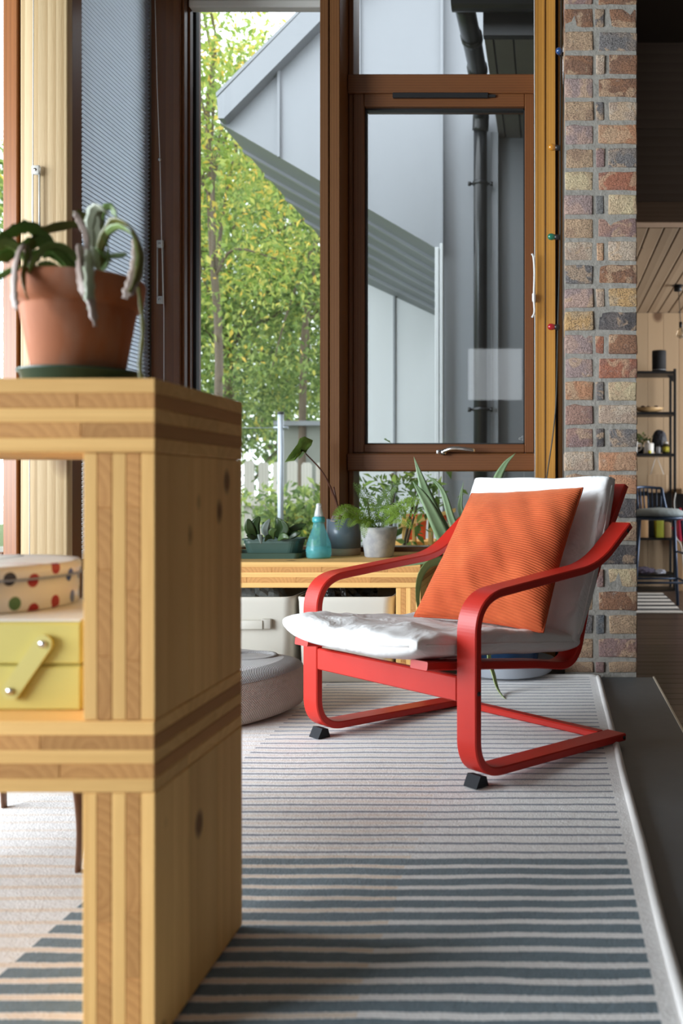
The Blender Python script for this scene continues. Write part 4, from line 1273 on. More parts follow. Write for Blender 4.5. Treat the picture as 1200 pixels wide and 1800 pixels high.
# --- terracotta pot with trailing cactus on the shelf
def terra():
    t = NT('terracotta'); co = t.coords()
    a = t.noise(co, 9, 4, 0.6); b = t.noise(t.mapping(co, (1, 1, 0.4)), 16, 3)
    c = t.mix(a, (0.33, 0.105, 0.042), (0.44, 0.16, 0.07))
    c = t.mix(t.ramp(b, [(0.55, 0.0), (0.75, 0.55)]), c, (0.45, 0.31, 0.24))
    t.base(c); t.set(Roughness=0.8); t.bump(t.noise(co, 80, 3), 0.15, 0.002)
    return t.m
pz = 0.844; pY = 1.292; pX = fx(139, pY)
sau = MB(); sau.lathe([(0.066, 0.0), (0.072, 0.002), (0.077, 0.022), (0.081, 0.024), (0.081, 0.027), (0.074, 0.027), (0.068, 0.008), (0.001, 0.008)], (pX + 0.004, pY, pz), 40)
props(sau.build('plant_saucer', plain('dark_green_plastic', (0.025, 0.065, 0.045), 0.35)), 'dark green plastic saucer under the terracotta pot on the pine shelf', 'saucer')
pot = empty('potted_cactus', (pX, pY, pz + 0.009), 'terracotta pot with a drooping trailing cactus on top of the pine shelf', 'potted plant')
m = MB(); m.lathe([(0.052, 0.0), (0.057, 0.004), (0.0745, 0.104), (0.0750, 0.108), (0.0830, 0.1095), (0.0865, 0.143), (0.085, 0.147), (0.080, 0.147), (0.076, 0.134), (0.001, 0.132)], (pX, pY, pz + .009), 48)
m.build('pot', terra(), pot)
m = MB(); m.lathe([(0.076, 0.134), (0.05, 0.141), (0.001, 0.143)], (pX, pY, pz + .009), 24); m.build('soil', M['soil'], pot)
cg1 = green('cactus_green', (0.09, 0.17, 0.035), (0.19, 0.29, 0.07)); cg2 = green('cactus_pale', (0.30, 0.36, 0.22), (0.52, 0.50, 0.42)); cg3 = green('cactus_mauve', (0.30, 0.22, 0.17), (0.46, 0.36, 0.32)); cg4 = green('cactus_olive', (0.10, 0.11, 0.02), (0.22, 0.20, 0.05))
def arm(pts, w, mat, name='stem', n=20, sc=0.18):
    w = w * 0.8; q = bez([W(x, y, d) for x, y, d in pts], n)
    mb = MB(); N_ = len(q)
    blade(mb, q, [max(.0012, w * (0.55 + 0.45 * math.sin(min(1, i / N_ * 1.4) * math.pi * .6))) * (1 if i < N_ - 2 else .5) for i in range(N_)], 0.18, up=(0.2, -1, 0.3), fold=0.12, scallop=sc)
    return mb.build(name, mat, pot)
arm([(175, 470, 1.29), (178, 430, 1.28), (200, 390, 1.26), (230, 400, 1.23), (248, 440, 1.21), (246, 480, 1.20), (228, 515, 1.19)], 0.010, cg4)
arm([(238, 420, 1.215), (240, 460, 1.205), (232, 500, 1.195), (220, 525, 1.19)], 0.010, cg3)
arm([(165, 470, 1.30), (160, 440, 1.27), (156, 460, 1.22), (158, 500, 1.19), (158, 545, 1.185)], 0.0085, cg2)
arm([(150, 470, 1.29), (140, 430, 1.25), (146, 480, 1.20), (160, 530, 1.185), (168, 574, 1.18)], 0.0065, cg3)
arm([(145, 480, 1.30), (110, 445, 1.28), (70, 425, 1.26), (30, 440, 1.24), (-10, 460, 1.22)], 0.010, cg1)
arm([(175, 470, 1.32), (160, 400, 1.32), (110, 397, 1.30), (70, 410, 1.27), (50, 440, 1.23), (40, 490, 1.195), (48, 525, 1.185)], 0.0085, cg4)
arm([(130, 475, 1.29), (90, 430, 1.27), (55, 400, 1.25), (25, 405, 1.23), (-10, 430, 1.21)], 0.011, cg1)
arm([(120, 470, 1.30), (80, 440, 1.29), (60, 450, 1.27), (20, 440, 1.25), (-15, 450, 1.24)], 0.010, cg1)
arm([(172, 460, 1.30), (170, 410, 1.30), (166, 375, 1.29), (160, 362, 1.28)], 0.012, cg2)
arm([(170, 420, 1.31), (160, 395, 1.31), (148, 380, 1.31), (128, 374, 1.30)], 0.007, cg4)
arm([(180, 460, 1.33), (178, 400, 1.34), (182, 370, 1.34), (195, 363, 1.34), (205, 382, 1.34)], 0.006, cg1)
arm([(176, 470, 1.31), (180, 440, 1.30), (186, 455, 1.27)], 0.014, cg1)
arm([(185, 450, 1.28), (205, 450, 1.27), (222, 448, 1.26)], 0.006, cg1)
arm([(160, 470, 1.28), (168, 440, 1.26), (172, 480, 1.24)], 0.010, cg2)
arm([(60, 470, 1.24), (40, 430, 1.22), (26, 470, 1.20), (24, 520, 1.19), (30, 545, 1.185)], 0.0075, cg3)
arm([(40, 470, 1.22), (15, 478, 1.21), (-8, 492, 1.20)], 0.006, cg1)
arm([(235, 470, 1.24), (245, 520, 1.22), (251, 580, 1.215), (246, 640, 1.215), (249, 672, 1.21)], 0.0035, cg4)

cg5 = green('cactus_bright', (0.16, 0.26, 0.06), (0.30, 0.40, 0.13))
arm([(150, 478, 1.28), (120, 440, 1.26), (85, 432, 1.24), (60, 455, 1.21), (50, 480, 1.20)], 0.0075, cg5)
arm([(160, 478, 1.30), (130, 452, 1.29), (100, 440, 1.28), (75, 452, 1.27)], 0.008, cg1)
arm([(170, 470, 1.30), (182, 420, 1.28), (205, 398, 1.25), (232, 412, 1.22), (243, 450, 1.205), (240, 490, 1.195)], 0.007, cg5)
arm([(165, 460, 1.29), (158, 400, 1.28), (166, 368, 1.27), (180, 366, 1.26), (190, 378, 1.25)], 0.009, cg2)
arm([(150, 470, 1.27), (152, 420, 1.25), (140, 388, 1.24), (132, 372, 1.23)], 0.006, cg3)
arm([(110, 475, 1.26), (88, 466, 1.24), (66, 470, 1.22)], 0.008, cg5)
arm([(172, 478, 1.28), (190, 462, 1.26), (188, 430, 1.25), (180, 412, 1.24)], 0.010, cg1)
arm([(145, 470, 1.25), (138, 455, 1.22), (140, 490, 1.195), (146, 520, 1.185)], 0.006, cg3)
arm([(60, 475, 1.24), (35, 440, 1.23), (10, 425, 1.22), (-15, 440, 1.21)], 0.009, cg5)

# --- aloe in a blue pot on a grey saucer behind the armchair
ax, ay = fx(893, 3.40), 3.425
s = MB(); s.lathe([(0.155, 0.0), (0.163, 0.006), (0.168, 0.042), (0.172, 0.046), (0.166, 0.047), (0.158, 0.010), (0.001, 0.010)], (ax, ay, 0.0215), 48)
props(s.build('plant_saucer', plain('pale_grey_plastic', (0.42, 0.45, 0.50), 0.45)), 'wide pale grey saucer under the blue aloe pot behind the armchair', 'saucer')
al = empty('potted_aloe', (ax, ay, 0.0325), 'large spiky aloe in a glazed blue pot behind the red armchair', 'potted plant')
m = MB(); m.lathe([(0.095, 0.0), (0.105, 0.006), (0.135, 0.20), (0.142, 0.205), (0.142, 0.225), (0.130, 0.225), (0.126, 0.20), (0.001, 0.20)], (ax, ay, 0.0325), 40); m.build('pot', plain('blue_glaze', (0.018, 0.045, 0.10), 0.18, vary=0.3), al)
m = MB(); m.lathe([(0.126, 0.20), (0.06, 0.208), (0.001, 0.21)], (ax, ay, 0.0325), 20); m.build('soil', M['soil'], al)
ag = green('aloe_green', (0.19, 0.31, 0.15), (0.32, 0.43, 0.24), 0.45, 0.2, 14); ag2 = green('aloe_pale', (0.28, 0.40, 0.13), (0.46, 0.54, 0.24), 0.4, 0.2, 14)
def aloe(pts, w, mat=ag, pk=0.25, up=(0, -1, 0.2)):
    q = bez([Vector((ax, ay, 0.235)) if p is None else W(*p) for p in pts], 22)
    mb = MB(); blade(mb, q, taper(len(q), w, pk), 0.22, up=up, fold=0.3); mb.build('leaf', mat, al)
aloe([None, (815, 985, 3.36), (780, 940, 3.33), (750, 870, 3.33), (727, 803, 3.34)], 0.030, ag, 0.45)
aloe([None, (808, 1000, 3.34), (775, 935, 3.30), (748, 880, 3.29), (725, 846, 3.29)], 0.027, ag, 0.45)
aloe([None, (830, 990, 3.42), (796, 920, 3.44), (776, 860, 3.46), (745, 832, 3.47)], 0.018, ag)
aloe([None, (850, 980, 3.45), (812, 905, 3.47), (810, 875, 3.48), (814, 848, 3.48)], 0.014, ag)
aloe([None, (885, 960, 3.46), (872, 860, 3.48), (885, 820, 3.49), (906, 796, 3.50)], 0.022, ag)
aloe([None, (840, 1010, 3.32), (790, 985, 3.24), (740, 990, 3.19), (690, 998, 3.16)], 0.020, ag, 0.35, (0, -0.4, 1))
aloe([None, (820, 1000, 3.26), (765, 985, 3.16), (738, 1010, 3.135), (733, 1055, 3.13), (742, 1090, 3.13)], 0.018, ag2, 0.4, (0, -1, 0.3))
aloe([None, (870, 1080, 3.22), (858, 1150, 3.16), (866, 1185, 3.13), (876, 1215, 3.08), (900, 1241, 2.96)], 0.013, ag2, 0.5)
aloe([None, (760, 1090, 3.15), (742, 1180, 3.13), (746, 1215, 3.12), (732, 1232, 3.02)], 0.007, ag2)
aloe([None, (930, 960, 3.46), (925, 900, 3.48), (940, 868, 3.5)], 0.018, ag)

# --- fern in a pale grey pot on the bench
def bench_pt(px, py): 
    Y = (EYE - BZ) * FPX / (py - VY); return Vector((fx(px, Y), Y, BZ))
fp = bench_pt(666, 977)
fp.y = 3.46; fp.x = fx(666, 3.46)
fn = empty('potted_fern', fp, 'bright green fern in a pale grey pot on the bench', 'potted plant')
r1 = 32.5 * 3.43 / FPX; r0 = 25 * 3.43 / FPX
m = MB(); m.lathe([(r0 * .9, 0), (r0, 0.004), (r1 * .98, 0.10), (r1, 0.113), (r1 * .93, 0.113), (r1 * .88, 0.095), (0.001, 0.09)], fp, 36)
def greypot():
    t = NT('limewashed_grey_pot'); co = t.coords(); a = t.noise(co, 18, 4, .6)
    t.base(t.mix(t.ramp(a, [(.4, 0.), (.7, 1.)]), (0.33, 0.34, 0.36), (0.52, 0.52, 0.49))); t.set(Roughness=.8)
    return t.m
m.build('pot', greypot(), fn)
m = MB(); m.lathe([(r1 * .88, 0.095), (0.02, 0.104), (0.001, 0.105)], fp, 20); m.build('soil', M['soil'], fn)
fg = green('fern_green', (0.15, 0.30, 0.03), (0.33, 0.47, 0.07), 0.5, 0.4); fg2 = green('fern_dark', (0.07, 0.15, 0.03), (0.16, 0.26, 0.05), 0.5, 0.4)
def frond(pts, w, mat, parent, n=20):
    q = bez([fp + Vector((0, 0, 0.11)) if p is None else W(*p) for p in pts], n); N_ = len(q)
    mb = MB(); mb.tube(q, 0.0012, 5)
    for i in range(2, N_):
        t = (q[min(i + 1, N_ - 1)] - q[i - 1]).normalized(); s = t.cross(Vector((0.1, -0.8, 0.6))).normalized()
        L = w * math.sin(math.pi * min(1, 0.15 + 0.85 * i / N_)) ** 0.7
        for sg in (-1, 1):
            d = (s * sg + t * 0.45).normalized(); up = t.cross(d)
            for k in range(3):
                f0 = 0.15 + 0.3 * k; l2 = L * (0.5 - 0.11 * k)
                p0 = q[i] + d * L * f0
                for sg2 in (-1, 1):
                    d2 = (d * 0.8 + t * sg2 * 0.7).normalized(); nn = Vector((0, 0, 0.15 * l2))
                    mb.add([p0, p0 + d2 * l2 * .5 + d * l2 * .2 + nn, p0 + d2 * l2, p0 + d2 * l2 * .5 - d * l2 * .25 + nn], [(0, 1, 2, 3)])
            mb.add([q[i], q[i] + d * L * .5 + t * L * .08, q[i] + d * L, q[i] + d * L * .5 - t * L * .08], [(0, 1, 2, 3)])
    return mb.build('frond', mat, parent)
frond([None, (640, 915, 3.42), (615, 900, 3.37), (600, 905, 3.34), (594, 930, 3.32)], 0.038, fg, fn)
frond([None, (645, 918, 3.41), (625, 912, 3.36), (612, 925, 3.34)], 0.030, fg, fn)
frond([None, (648, 915, 3.40), (640, 925, 3.35), (640, 945, 3.335)], 0.022, fg, fn)
frond([None, (685, 905, 3.45), (715, 885, 3.44), (745, 880, 3.43)], 0.035, fg, fn)
frond([None, (680, 912, 3.42), (700, 900, 3.38), (735, 905, 3.35)], 0.034, fg, fn)
frond([None, (690, 915, 3.40), (710, 915, 3.35), (724, 930, 3.33)], 0.026, fg, fn)
frond([None, (670, 900, 3.46), (680, 870, 3.47), (700, 845, 3.47)], 0.034, fg2, fn)
frond([None, (655, 900, 3.47), (640, 870, 3.48), (622, 850, 3.49)], 0.030, fg2, fn)
frond([None, (665, 905, 3.41), (672, 895, 3.37), (690, 900, 3.34), (702, 915, 3.33)], 0.026, fg, fn)
frond([None, (630, 905, 3.45), (605, 895, 3.44), (585, 905, 3.43)], 0.028, fg, fn)

# --- begonia in a blue-grey pot
bp = Vector((fx(604, 3.56), 3.56, BZ))
bg = empty('potted_begonia', bp, 'single long-stemmed begonia leaf rising from a blue-grey pot on the bench', 'potted plant')
r = 29.5 * 3.53 / FPX
m = MB(); m.lathe([(r * .96, 0.0), (r * .99, 0.004), (r, 0.028), (0.02, 0.0281)], bp, 40); m.build('pot_base', plain('bare_clay', (0.36, 0.27, 0.18), 0.7), bg)
m = MB(); m.lathe([(r * 1.005, 0.028), (r * 1.015, 0.14), (r * .94, 0.14), (r * .92, 0.12), (0.001, 0.118)], bp, 40); m.build('pot', plain('blue_grey_glaze', (0.15, 0.19, 0.23), 0.3, vary=0.25), bg)
m = MB(); m.lathe([(r * .92, 0.12), (0.001, 0.126)], bp, 20); m.build('soil', M['soil'], bg)
stm = plain('dark_red_stem', (0.10, 0.035, 0.02), 0.5)
tipp = W(537, 797, 3.47)
m = MB(); q = bez([bp + Vector((-0.005, 0, 0.12)), W(590, 880, 3.54), W(568, 832, 3.50), tipp], 18); m.tube(q, [0.005 - 0.0025 * i / (len(q) - 1) for i in range(len(q))], 8); m.build('stem', stm, bg)
m = MB(); q = bez([bp + Vector((-0.005, 0.01, 0.12)), W(592, 885, 3.55), W(586, 856, 3.55)], 8); m.tube(q, 0.004, 6); m.build('stem', stm, bg)
lg = green('begonia_leaf', (0.09, 0.18, 0.03), (0.30, 0.42, 0.09), 0.45, 0.5, 45)
def lobed(outline, Y0, bulge, name, mat, parent, ctr):
    """leaf blade from its outline, cupped, with thickness"""
    c = Vector(ctr); pts = [W(x, y, Y0 + d) for x, y, d in outline]
    mb = MB(); n = len(pts); vs = [c]; fs = []
    for k in (0.5, 1.0):
        for p in pts: vs.append(c.lerp(p, k) + Vector((0, bulge * math.sin(k * math.pi), 0)))
    for i in range(n):
        j = (i + 1) % n
        fs.append((0, 1 + i, 1 + j)); fs.append((1 + i, 1 + n + i, 1 + n + j, 1 + j))
    mb.add(vs, fs, True)
    o = mb.build(name, mat, parent)
    md = o.modifiers.new('thickness', 'SOLIDIFY'); md.thickness = 0.0012
    return o
lobed([(537, 797, 0), (528, 790, -.02), (521, 799, -.05), (517, 810, -.06), (508, 811, -.06), (500, 813, -.06), (508, 800, -.05), (517, 788, -.03), (523, 780, -.01), (526, 771, 0), (535, 767, .01), (541, 770, .02), (550, 774, .03), (547, 783, .02), (541, 790, .01)], 3.47, 0.012, 'leaf', lg, bg, W(534, 790, 3.468))
wl_ = green('withered_leaf', (0.35, 0.26, 0.22), (0.55, 0.45, 0.42), 0.7, 0.3)
lobed([(598, 905, 0), (603, 893, .01), (612, 892, .01), (611, 902, 0), (605, 910, -.01)], 3.53, 0.01, 'withered_leaf', wl_, bg, W(604, 900, 3.53))
lobed([(580, 916, 0), (584, 906, 0), (595, 903, .01), (594, 912, 0), (588, 918, -.01)], 3.50, 0.01, 'withered_leaf', wl_, bg, W(588, 911, 3.50))

# --- spray bottle
sb = Vector((fx(560, 3.40), 3.40, BZ))
sp_ = empty('spray_bottle', sb, 'translucent teal spray bottle with white nozzle on the bench', 'bottle')
rr = 22.5 * 3.38 / FPX
def teal():
    t = NT('translucent_teal_plastic')
    t.base((0.22, 0.68, 0.72)); t.set(Roughness=0.12)
    tr = t.n('ShaderNodeBsdfTransparent'); tr.inputs[0].default_value = (0.78, 0.96, 0.97, 1)
    mx = t.n('ShaderNodeMixShader'); mx.inputs[0].default_value = 0.30
    t.l(tr.outputs[0], mx.inputs[1]); t.l(t.b.outputs[0], mx.inputs[2]); t.l(mx.outputs[0], t.out.inputs[0])
    return t.m
m = MB(); m.lathe([(rr * .8, 0), (rr * .95, 0.004), (rr * 1.0, 0.03), (rr * .93, 0.055), (rr * .70, 0.085), (rr * .50, 0.110), (rr * .44, 0.122), (rr * .42, 0.135)], sb, 36); m.build('body', teal(), sp_)
m = MB(); m.lathe([(rr * .83, 0.004), (rr * .9, 0.006), (rr * .95, 0.03), (rr * .9, 0.044), (0.001, 0.0442)], sb, 30); m.build('water', teal(), sp_)
m = MB(); m.lathe([(rr * .46, 0.133), (rr * .50, 0.136), (rr * .48, 0.150), (rr * .30, 0.156)], sb, 24); m.build('collar', plain('teal_cap', (0.07, 0.42, 0.46), 0.3), sp_)
m = MB(); m.lathe([(rr * .36, 0.154), (rr * .33, 0.165), (rr * .20, 0.190), (rr * .22, 0.197), (rr * .16, 0.203), (0.001, 0.204)], sb, 20); m.tube([sb + Vector((0, 0, .196)), sb + Vector((0.009, -.006, .190))], 0.004, 8); m.build('nozzle', plain('clear_white_plastic', (0.85, 0.88, 0.88), 0.15, Transmission_Weight=0.3), sp_)

# --- succulents in a green trough on a tray
gm = plain('sage_green_plastic', (0.055, 0.11, 0.09), 0.4)
ty = 3.44; tx0, tx1 = fx(432, ty), fx(534, ty)
tcx, thw = (tx0 + tx1) / 2, (tx1 - tx0) / 2
tray = loft([rrloop(tcx - .03, ty + .02, thw + 0.028, 0.095, 0.02, BZ), rrloop(tcx - .03, ty + .02, thw + 0.036, 0.103, 0.022, BZ + 0.020), rrloop(tcx - .03, ty + .02, thw + 0.039, 0.106, 0.022, BZ + 0.022), rrloop(tcx - .03, ty + .02, thw + 0.030, 0.097, 0.02, BZ + 0.020), rrloop(tcx - .03, ty + .02, thw + 0.024, 0.09, 0.02, BZ + 0.006)], smooth=False)
props(tray.build('plant_tray', gm), 'flat dark green tray under the small trough on the bench', 'tray')
tg = empty('potted_succulent', (tcx, ty, BZ + .007), 'dark-leaved plants in a small green trough on the bench', 'potted plant')
L = []
for (ins, z) in ((0.022, .007), (0.018, .012), (0.008, .055), (0.006, .056), (0.006, .066), (0.0, .067), (0.0, .073), (0.006, .073), (0.010, .06), (0.02, .058)):
    L.append(rrloop(tcx, ty, thw - ins, 0.07 - ins * .8, 0.03, BZ + z))
loft(L, smooth=False).build('trough', gm, tg)
loft([rrloop(tcx, ty, thw - .011, .06, .03, BZ + .064), rrloop(tcx, ty, thw - .02, .05, .03, BZ + .067)], smooth=False).build('soil', M['soil'], tg)
dg = green('dark_leaf', (0.02, 0.045, 0.015), (0.06, 0.11, 0.03), 0.3, 0.15); dg2 = green('mid_leaf', (0.04, 0.09, 0.025), (0.10, 0.17, 0.05), 0.35, 0.2); dg3 = green('silver_leaf', (0.16, 0.21, 0.19), (0.30, 0.35, 0.31), 0.4, 0.2)
def oval(pts, w, mat, parent, up=(0, -1, .3), n=12):
    q = bez([W(*p) for p in pts], n); N_ = len(q)
    mb = MB(); blade(mb, q, [max(.0008, w * math.sin(math.pi * (0.06 + 0.9 * i / (N_ - 1))) ** .8) for i in range(N_)], 0.08, up=up, fold=0.12)
    return mb.build('leaf', mat, parent)
for (pts, w, mt) in (
    ([(450, 945, 3.40), (440, 930, 3.38), (436, 912, 3.37)], .020, dg), ([(455, 945, 3.42), (448, 925, 3.42), (456, 908, 3.42)], .018, dg), ([(450, 945, 3.37), (442, 944, 3.35), (433, 941, 3.34)], .012, dg),
    ([(472, 948, 3.40), (466, 930, 3.37), (474, 912, 3.37)], .014, dg3), ([(485, 945, 3.42), (492, 925, 3.40), (486, 910, 3.40)], .022, dg), ([(490, 948, 3.40), (502, 930, 3.39), (494, 914, 3.39)], .018, dg),
    ([(500, 945, 3.42), (516, 930, 3.42), (538, 921, 3.43)], .014, dg), ([(505, 948, 3.40), (518, 940, 3.39), (528, 936, 3.39)], .012, dg), ([(480, 948, 3.37), (478, 935, 3.35), (486, 930, 3.35)], .013, dg2),
    ([(460, 945, 3.37), (457, 940, 3.345), (459, 956, 3.335)], .010, dg3), ([(488, 950, 3.36), (498, 942, 3.345), (508, 946, 3.34)], .013, dg2), ([(470, 945, 3.44), (468, 930, 3.45), (462, 918, 3.46)], .014, dg2),
    ([(512, 946, 3.44), (520, 930, 3.46), (532, 930, 3.47)], .012, dg2), ([(478, 946, 3.36), (470, 944, 3.345), (465, 952, 3.335)], .009, dg)):
    oval(pts, w, mt, tg)

# ------------------------------------------------------------------ string of festoon bulbs
fs_ = empty('festoon_lights', W(960, 845, 3.57), 'dark cable with four coloured bulbs hung beside the brick pillar', 'string light')
cab = MB(); cab.tube(bez([W(986, -60, 3.575), W(985.5, 97, 3.57), W(984, 260, 3.57), W(984, 417, 3.57), W(980, 575, 3.57), W(977.5, 690, 3.57), W(972, 760, 3.57), W(958, 860, 3.575), W(950, 960, 3.58)], 48), 0.0028, 6); cab.build('cable', M['cable'], fs_)
for (x, y, dx, dz, c, nm) in ((985, 96, -0.2, -1, (0.01, 0.06, 0.20), 'blue_bulb'), (982, 260, -1, -0.3, (0.55, 0.22, 0.02), 'amber_bulb'), (981, 417, -1, -0.3, (0.01, 0.16, 0.09), 'green_bulb'), (981, 575, -1, -0.2, (0.40, 0.01, 0.02), 'red_bulb')):
    p0 = W(x, y, 3.566); d = Vector((dx, dz * 0.9 if dx > -.5 else -.25, 0.0)).normalized()
    so = MB(); so.tube([p0 + Vector((0.004, 0, 0)), p0 + d * 0.016], 0.0105, 12); so = so.build('socket', M['blackplastic'], fs_); so['label'] = 'black bulb socket'
    m = MB(); bm_ = [(0.0085, 0.014), (0.0125, 0.022), (0.0135, 0.029), (0.0115, 0.037), (0.006, 0.042), (0.0005, 0.043)]
    ax_ = d; a1 = ax_.orthogonal().normalized(); a2 = ax_.cross(a1); vs = []; f2 = []
    for (r_, h_) in bm_:
        for k in range(14):
            an = 2 * math.pi * k / 14; vs.append(p0 + ax_ * h_ + a1 * r_ * math.cos(an) + a2 * r_ * math.sin(an))
    for i in range(len(bm_) - 1):
        for k in range(14): f2.append((i * 14 + k, i * 14 + (k + 1) % 14, (i + 1) * 14 + (k + 1) % 14, (i + 1) * 14 + k))
    m.add(vs, f2, True); b = m.build('bulb', plain(nm, c, 0.08, Coat_Weight=0.6), fs_); b['label'] = nm.replace('_', ' ')

# ------------------------------------------------------------------ sewing box, polka-dot tin, stool behind the shelf
sy0 = 1.188; sz = 0.4195
M['yellow'] = plain('yellow_lacquer', (0.60, 0.50, 0.13), 0.45, vary=0.03)
sw = empty('sewing_box', (-0.80, 1.29, sz), 'yellow cantilever sewing box with wooden strut on the middle shelf', 'box')
B(-1.04, -0.606, sy0, 1.43, sz, sz + 0.058, 0.003).build('lower_tray', M['yellow'], sw)
B(-1.04, -0.606, sy0, 1.43, sz + 0.0595, sz + 0.114, 0.003).build('upper_tray', M['yellow'], sw)
B(-1.035, -0.610, sy0 + .006, 1.425, sz + 0.1141, sz + 0.117, 0.001).build('lid', plain('white_card', (0.75, 0.73, 0.68), 0.6), sw)
def strut(p, q, w, y):
    p, q = Vector(p), Vector(q); d = (q - p).normalized(); s = Vector((-d.z, 0, d.x)); out = []
    for k in range(9):
        an = math.pi * k / 8; out.append(q + (d * math.sin(an) + s * math.cos(an)) * w)
    for k in range(9):
        an = math.pi * k / 8; out.append(p + (-d * math.sin(an) - s * math.cos(an)) * w)
    return MB().prism(out, (0, 0.006, 0))
pA, pB = W(18, 1215, sy0 - .008), W(75, 1132, sy0 - .008)
stt = strut(pA, pB, 0.0115, sy0).build('strut', plain('pale_yellow_strut', (0.62, 0.53, 0.16), 0.5), sw)
for p in (pA, pB):
    MB().tube([p + Vector((0, -0.0025, 0)), p + Vector((0, 0.001, 0))], 0.0046, 14).build('screw', M['chrome'], stt)
def dots():
    t = NT('polka_dot_print'); co = t.coords()
    sx = t.n('ShaderNodeSeparateXYZ'); t.l(co, sx.inputs[0])
    ang = t.math('MULTIPLY', t.math('ARCTAN2', sx.outputs[1], sx.outputs[0]), 0.16)
    cb = t.n('ShaderNodeCombineXYZ'); t.l(ang, cb.inputs[0]); t.l(sx.outputs[2], cb.inputs[1])
    vo = t.n('ShaderNodeTexVoronoi', feature='F1', voronoi_dimensions='2D'); t.l(cb.outputs[0], vo.inputs['Vector']); vo.inputs['Scale'].default_value = 24; vo.inputs['Randomness'].default_value = 0.45
    k = t.math('LESS_THAN', vo.outputs['Distance'], 0.23)
    sp = t.n('ShaderNodeSeparateColor'); t.l(vo.outputs['Color'], sp.inputs[0])
    rc = t.ramp(sp.outputs[0], [(0.0, (0.03, 0.08, 0.28)), (0.26, (0.33, 0.02, 0.03)), (0.5, (0.03, 0.03, 0.05)), (0.72, (0.10, 0.15, 0.33)), (0.9, (0.08, 0.18, 0.07))]); t.t.nodes[-1].color_ramp.interpolation = 'CONSTANT'
    t.base(t.mix(k, (0.70, 0.69, 0.69), rc)); t.set(Roughness=0.35)
    return t.m
tn = empty('cake_tin', (-0.835, 1.335, sz + 0.1175), 'round cream tin with coloured polka dots on top of the yellow box', 'tin')
dm = dots()
dm_nodes = [n for n in dm.node_tree.nodes if n.type == 'VALTORGB']
for n in dm_nodes: n.color_ramp.interpolation = 'CONSTANT'
c0 = Vector((-0.835, 1.335, sz + 0.1175)); tr_ = 0.135
m = MB(); m.lathe([(tr_ * .97, 0), (tr_, 0.003), (tr_, 0.047)], c0, 56); m.build('body', dm, tn)
m = MB(); m.lathe([(tr_ * 1.005, 0.044), (tr_ * 1.02, 0.044), (tr_ * 1.02, 0.060), (tr_ * 1.0, 0.064), (tr_ * .93, 0.062), (0.001, 0.062)], c0, 56); m.build('lid', dm, tn)
m = MB(); m.lathe([(tr_ * 1.022, 0.0435), (tr_ * 1.028, 0.045), (tr_ * 1.022, 0.0465)], c0, 56); m.build('lid_rim', plain('blue_grey_rim', (0.25, 0.30, 0.42), 0.4), tn)

stl = empty('bent_stool', (-1.02, 1.83, 0.012), 'brown moulded plywood stool whose curved leg shows under the pine shelf', 'stool')
wm = wood('walnut_ply', (0.24, 0.125, 0.075), (0.16, 0.08, 0.05), 'Z', 12, 0.45, 0, 0.05, 0.05)
def leg(p0, out):
    path = bez([Vector(p0), Vector(p0) + Vector((out[0] * .01, out[1] * .01, 0.10)), Vector(p0) + Vector((out[0] * -.012, out[1] * -.012, 0.20)), Vector(p0) + Vector((out[0] * -.05, out[1] * -.05, 0.285)), Vector(p0) + Vector((out[0] * -.11, out[1] * -.11, 0.315))], 16)
    N_ = len(path); return MB().tube(path, [0.009 + 0.030 * (i / N_) ** 1.3 for i in range(N_)], 10, flat=0.45).build('leg', wm, stl)
for (a, b) in ((0.165, -0.165), (-0.165, -0.165), (0.165, 0.165), (-0.165, 0.165)):
    leg((-1.02 + a, 1.83 + b, 0.012), (1 if a > 0 else -1, 1 if b > 0 else -1))
m = MB(); m.lathe([(0.001, 0.305), (0.14, 0.303), (0.17, 0.311), (0.175, 0.322), (0.165, 0.329), (0.001, 0.325)], (-1.02, 1.83, 0.012), 40); m.build('seat', wm, stl)
# ------------------------------------------------------------------ dining room beyond the pillar
DZ = -0.17
def dpt(px, py, Y): return W(px, py, Y)
DY = 7.85
# black metal shelving on the far wall
us = empty('metal_shelving', (fx(1130, DY), DY, DZ), 'tall black metal shelving unit against the pale timber wall', 'shelving')
X1 = fx(1184, DY); X0 = X1 - 0.62
for (xa, ya) in ((X1 - .022, DY - .15), (X1 - .022, DY + .13), (X0, DY - .15), (X0, DY + .13)):
    B(xa, xa + .022, ya, ya + .022, DZ, fz(648, DY - .15), .002).build('post', M['blackmetal'], us)
SZ = {}
for y_ in (652, 724, 797, 945, 1010, 1038):
    z = fz(y_, DY - .15); SZ[y_] = z
    B(X0 + .001, X1 - .001, DY - .149, DY + .149, z - .022, z, .002).build('shelf_board', M['blackmetal'], us)
MB().prism([W(1172, 660, DY - .15), W(1183, 660, DY - .15), W(1183, 672, DY - .15)], (0, .01, 0)).build('corner_brace', M['blackmetal'], us)
B(X0 + .02, X1 - .02, DY + .10, DY + .12, fz(945, DY), fz(864, DY)).build('back_panel', M['gasket_or_gap'], us)
def put(name, mb, mat, label, cat, parent=None, group=None):
    o = mb.build(name, mat, parent)
    return props(o, label, cat, group) if parent is None else o
ys = DY - .08
def std(px): return fx(px, ys)
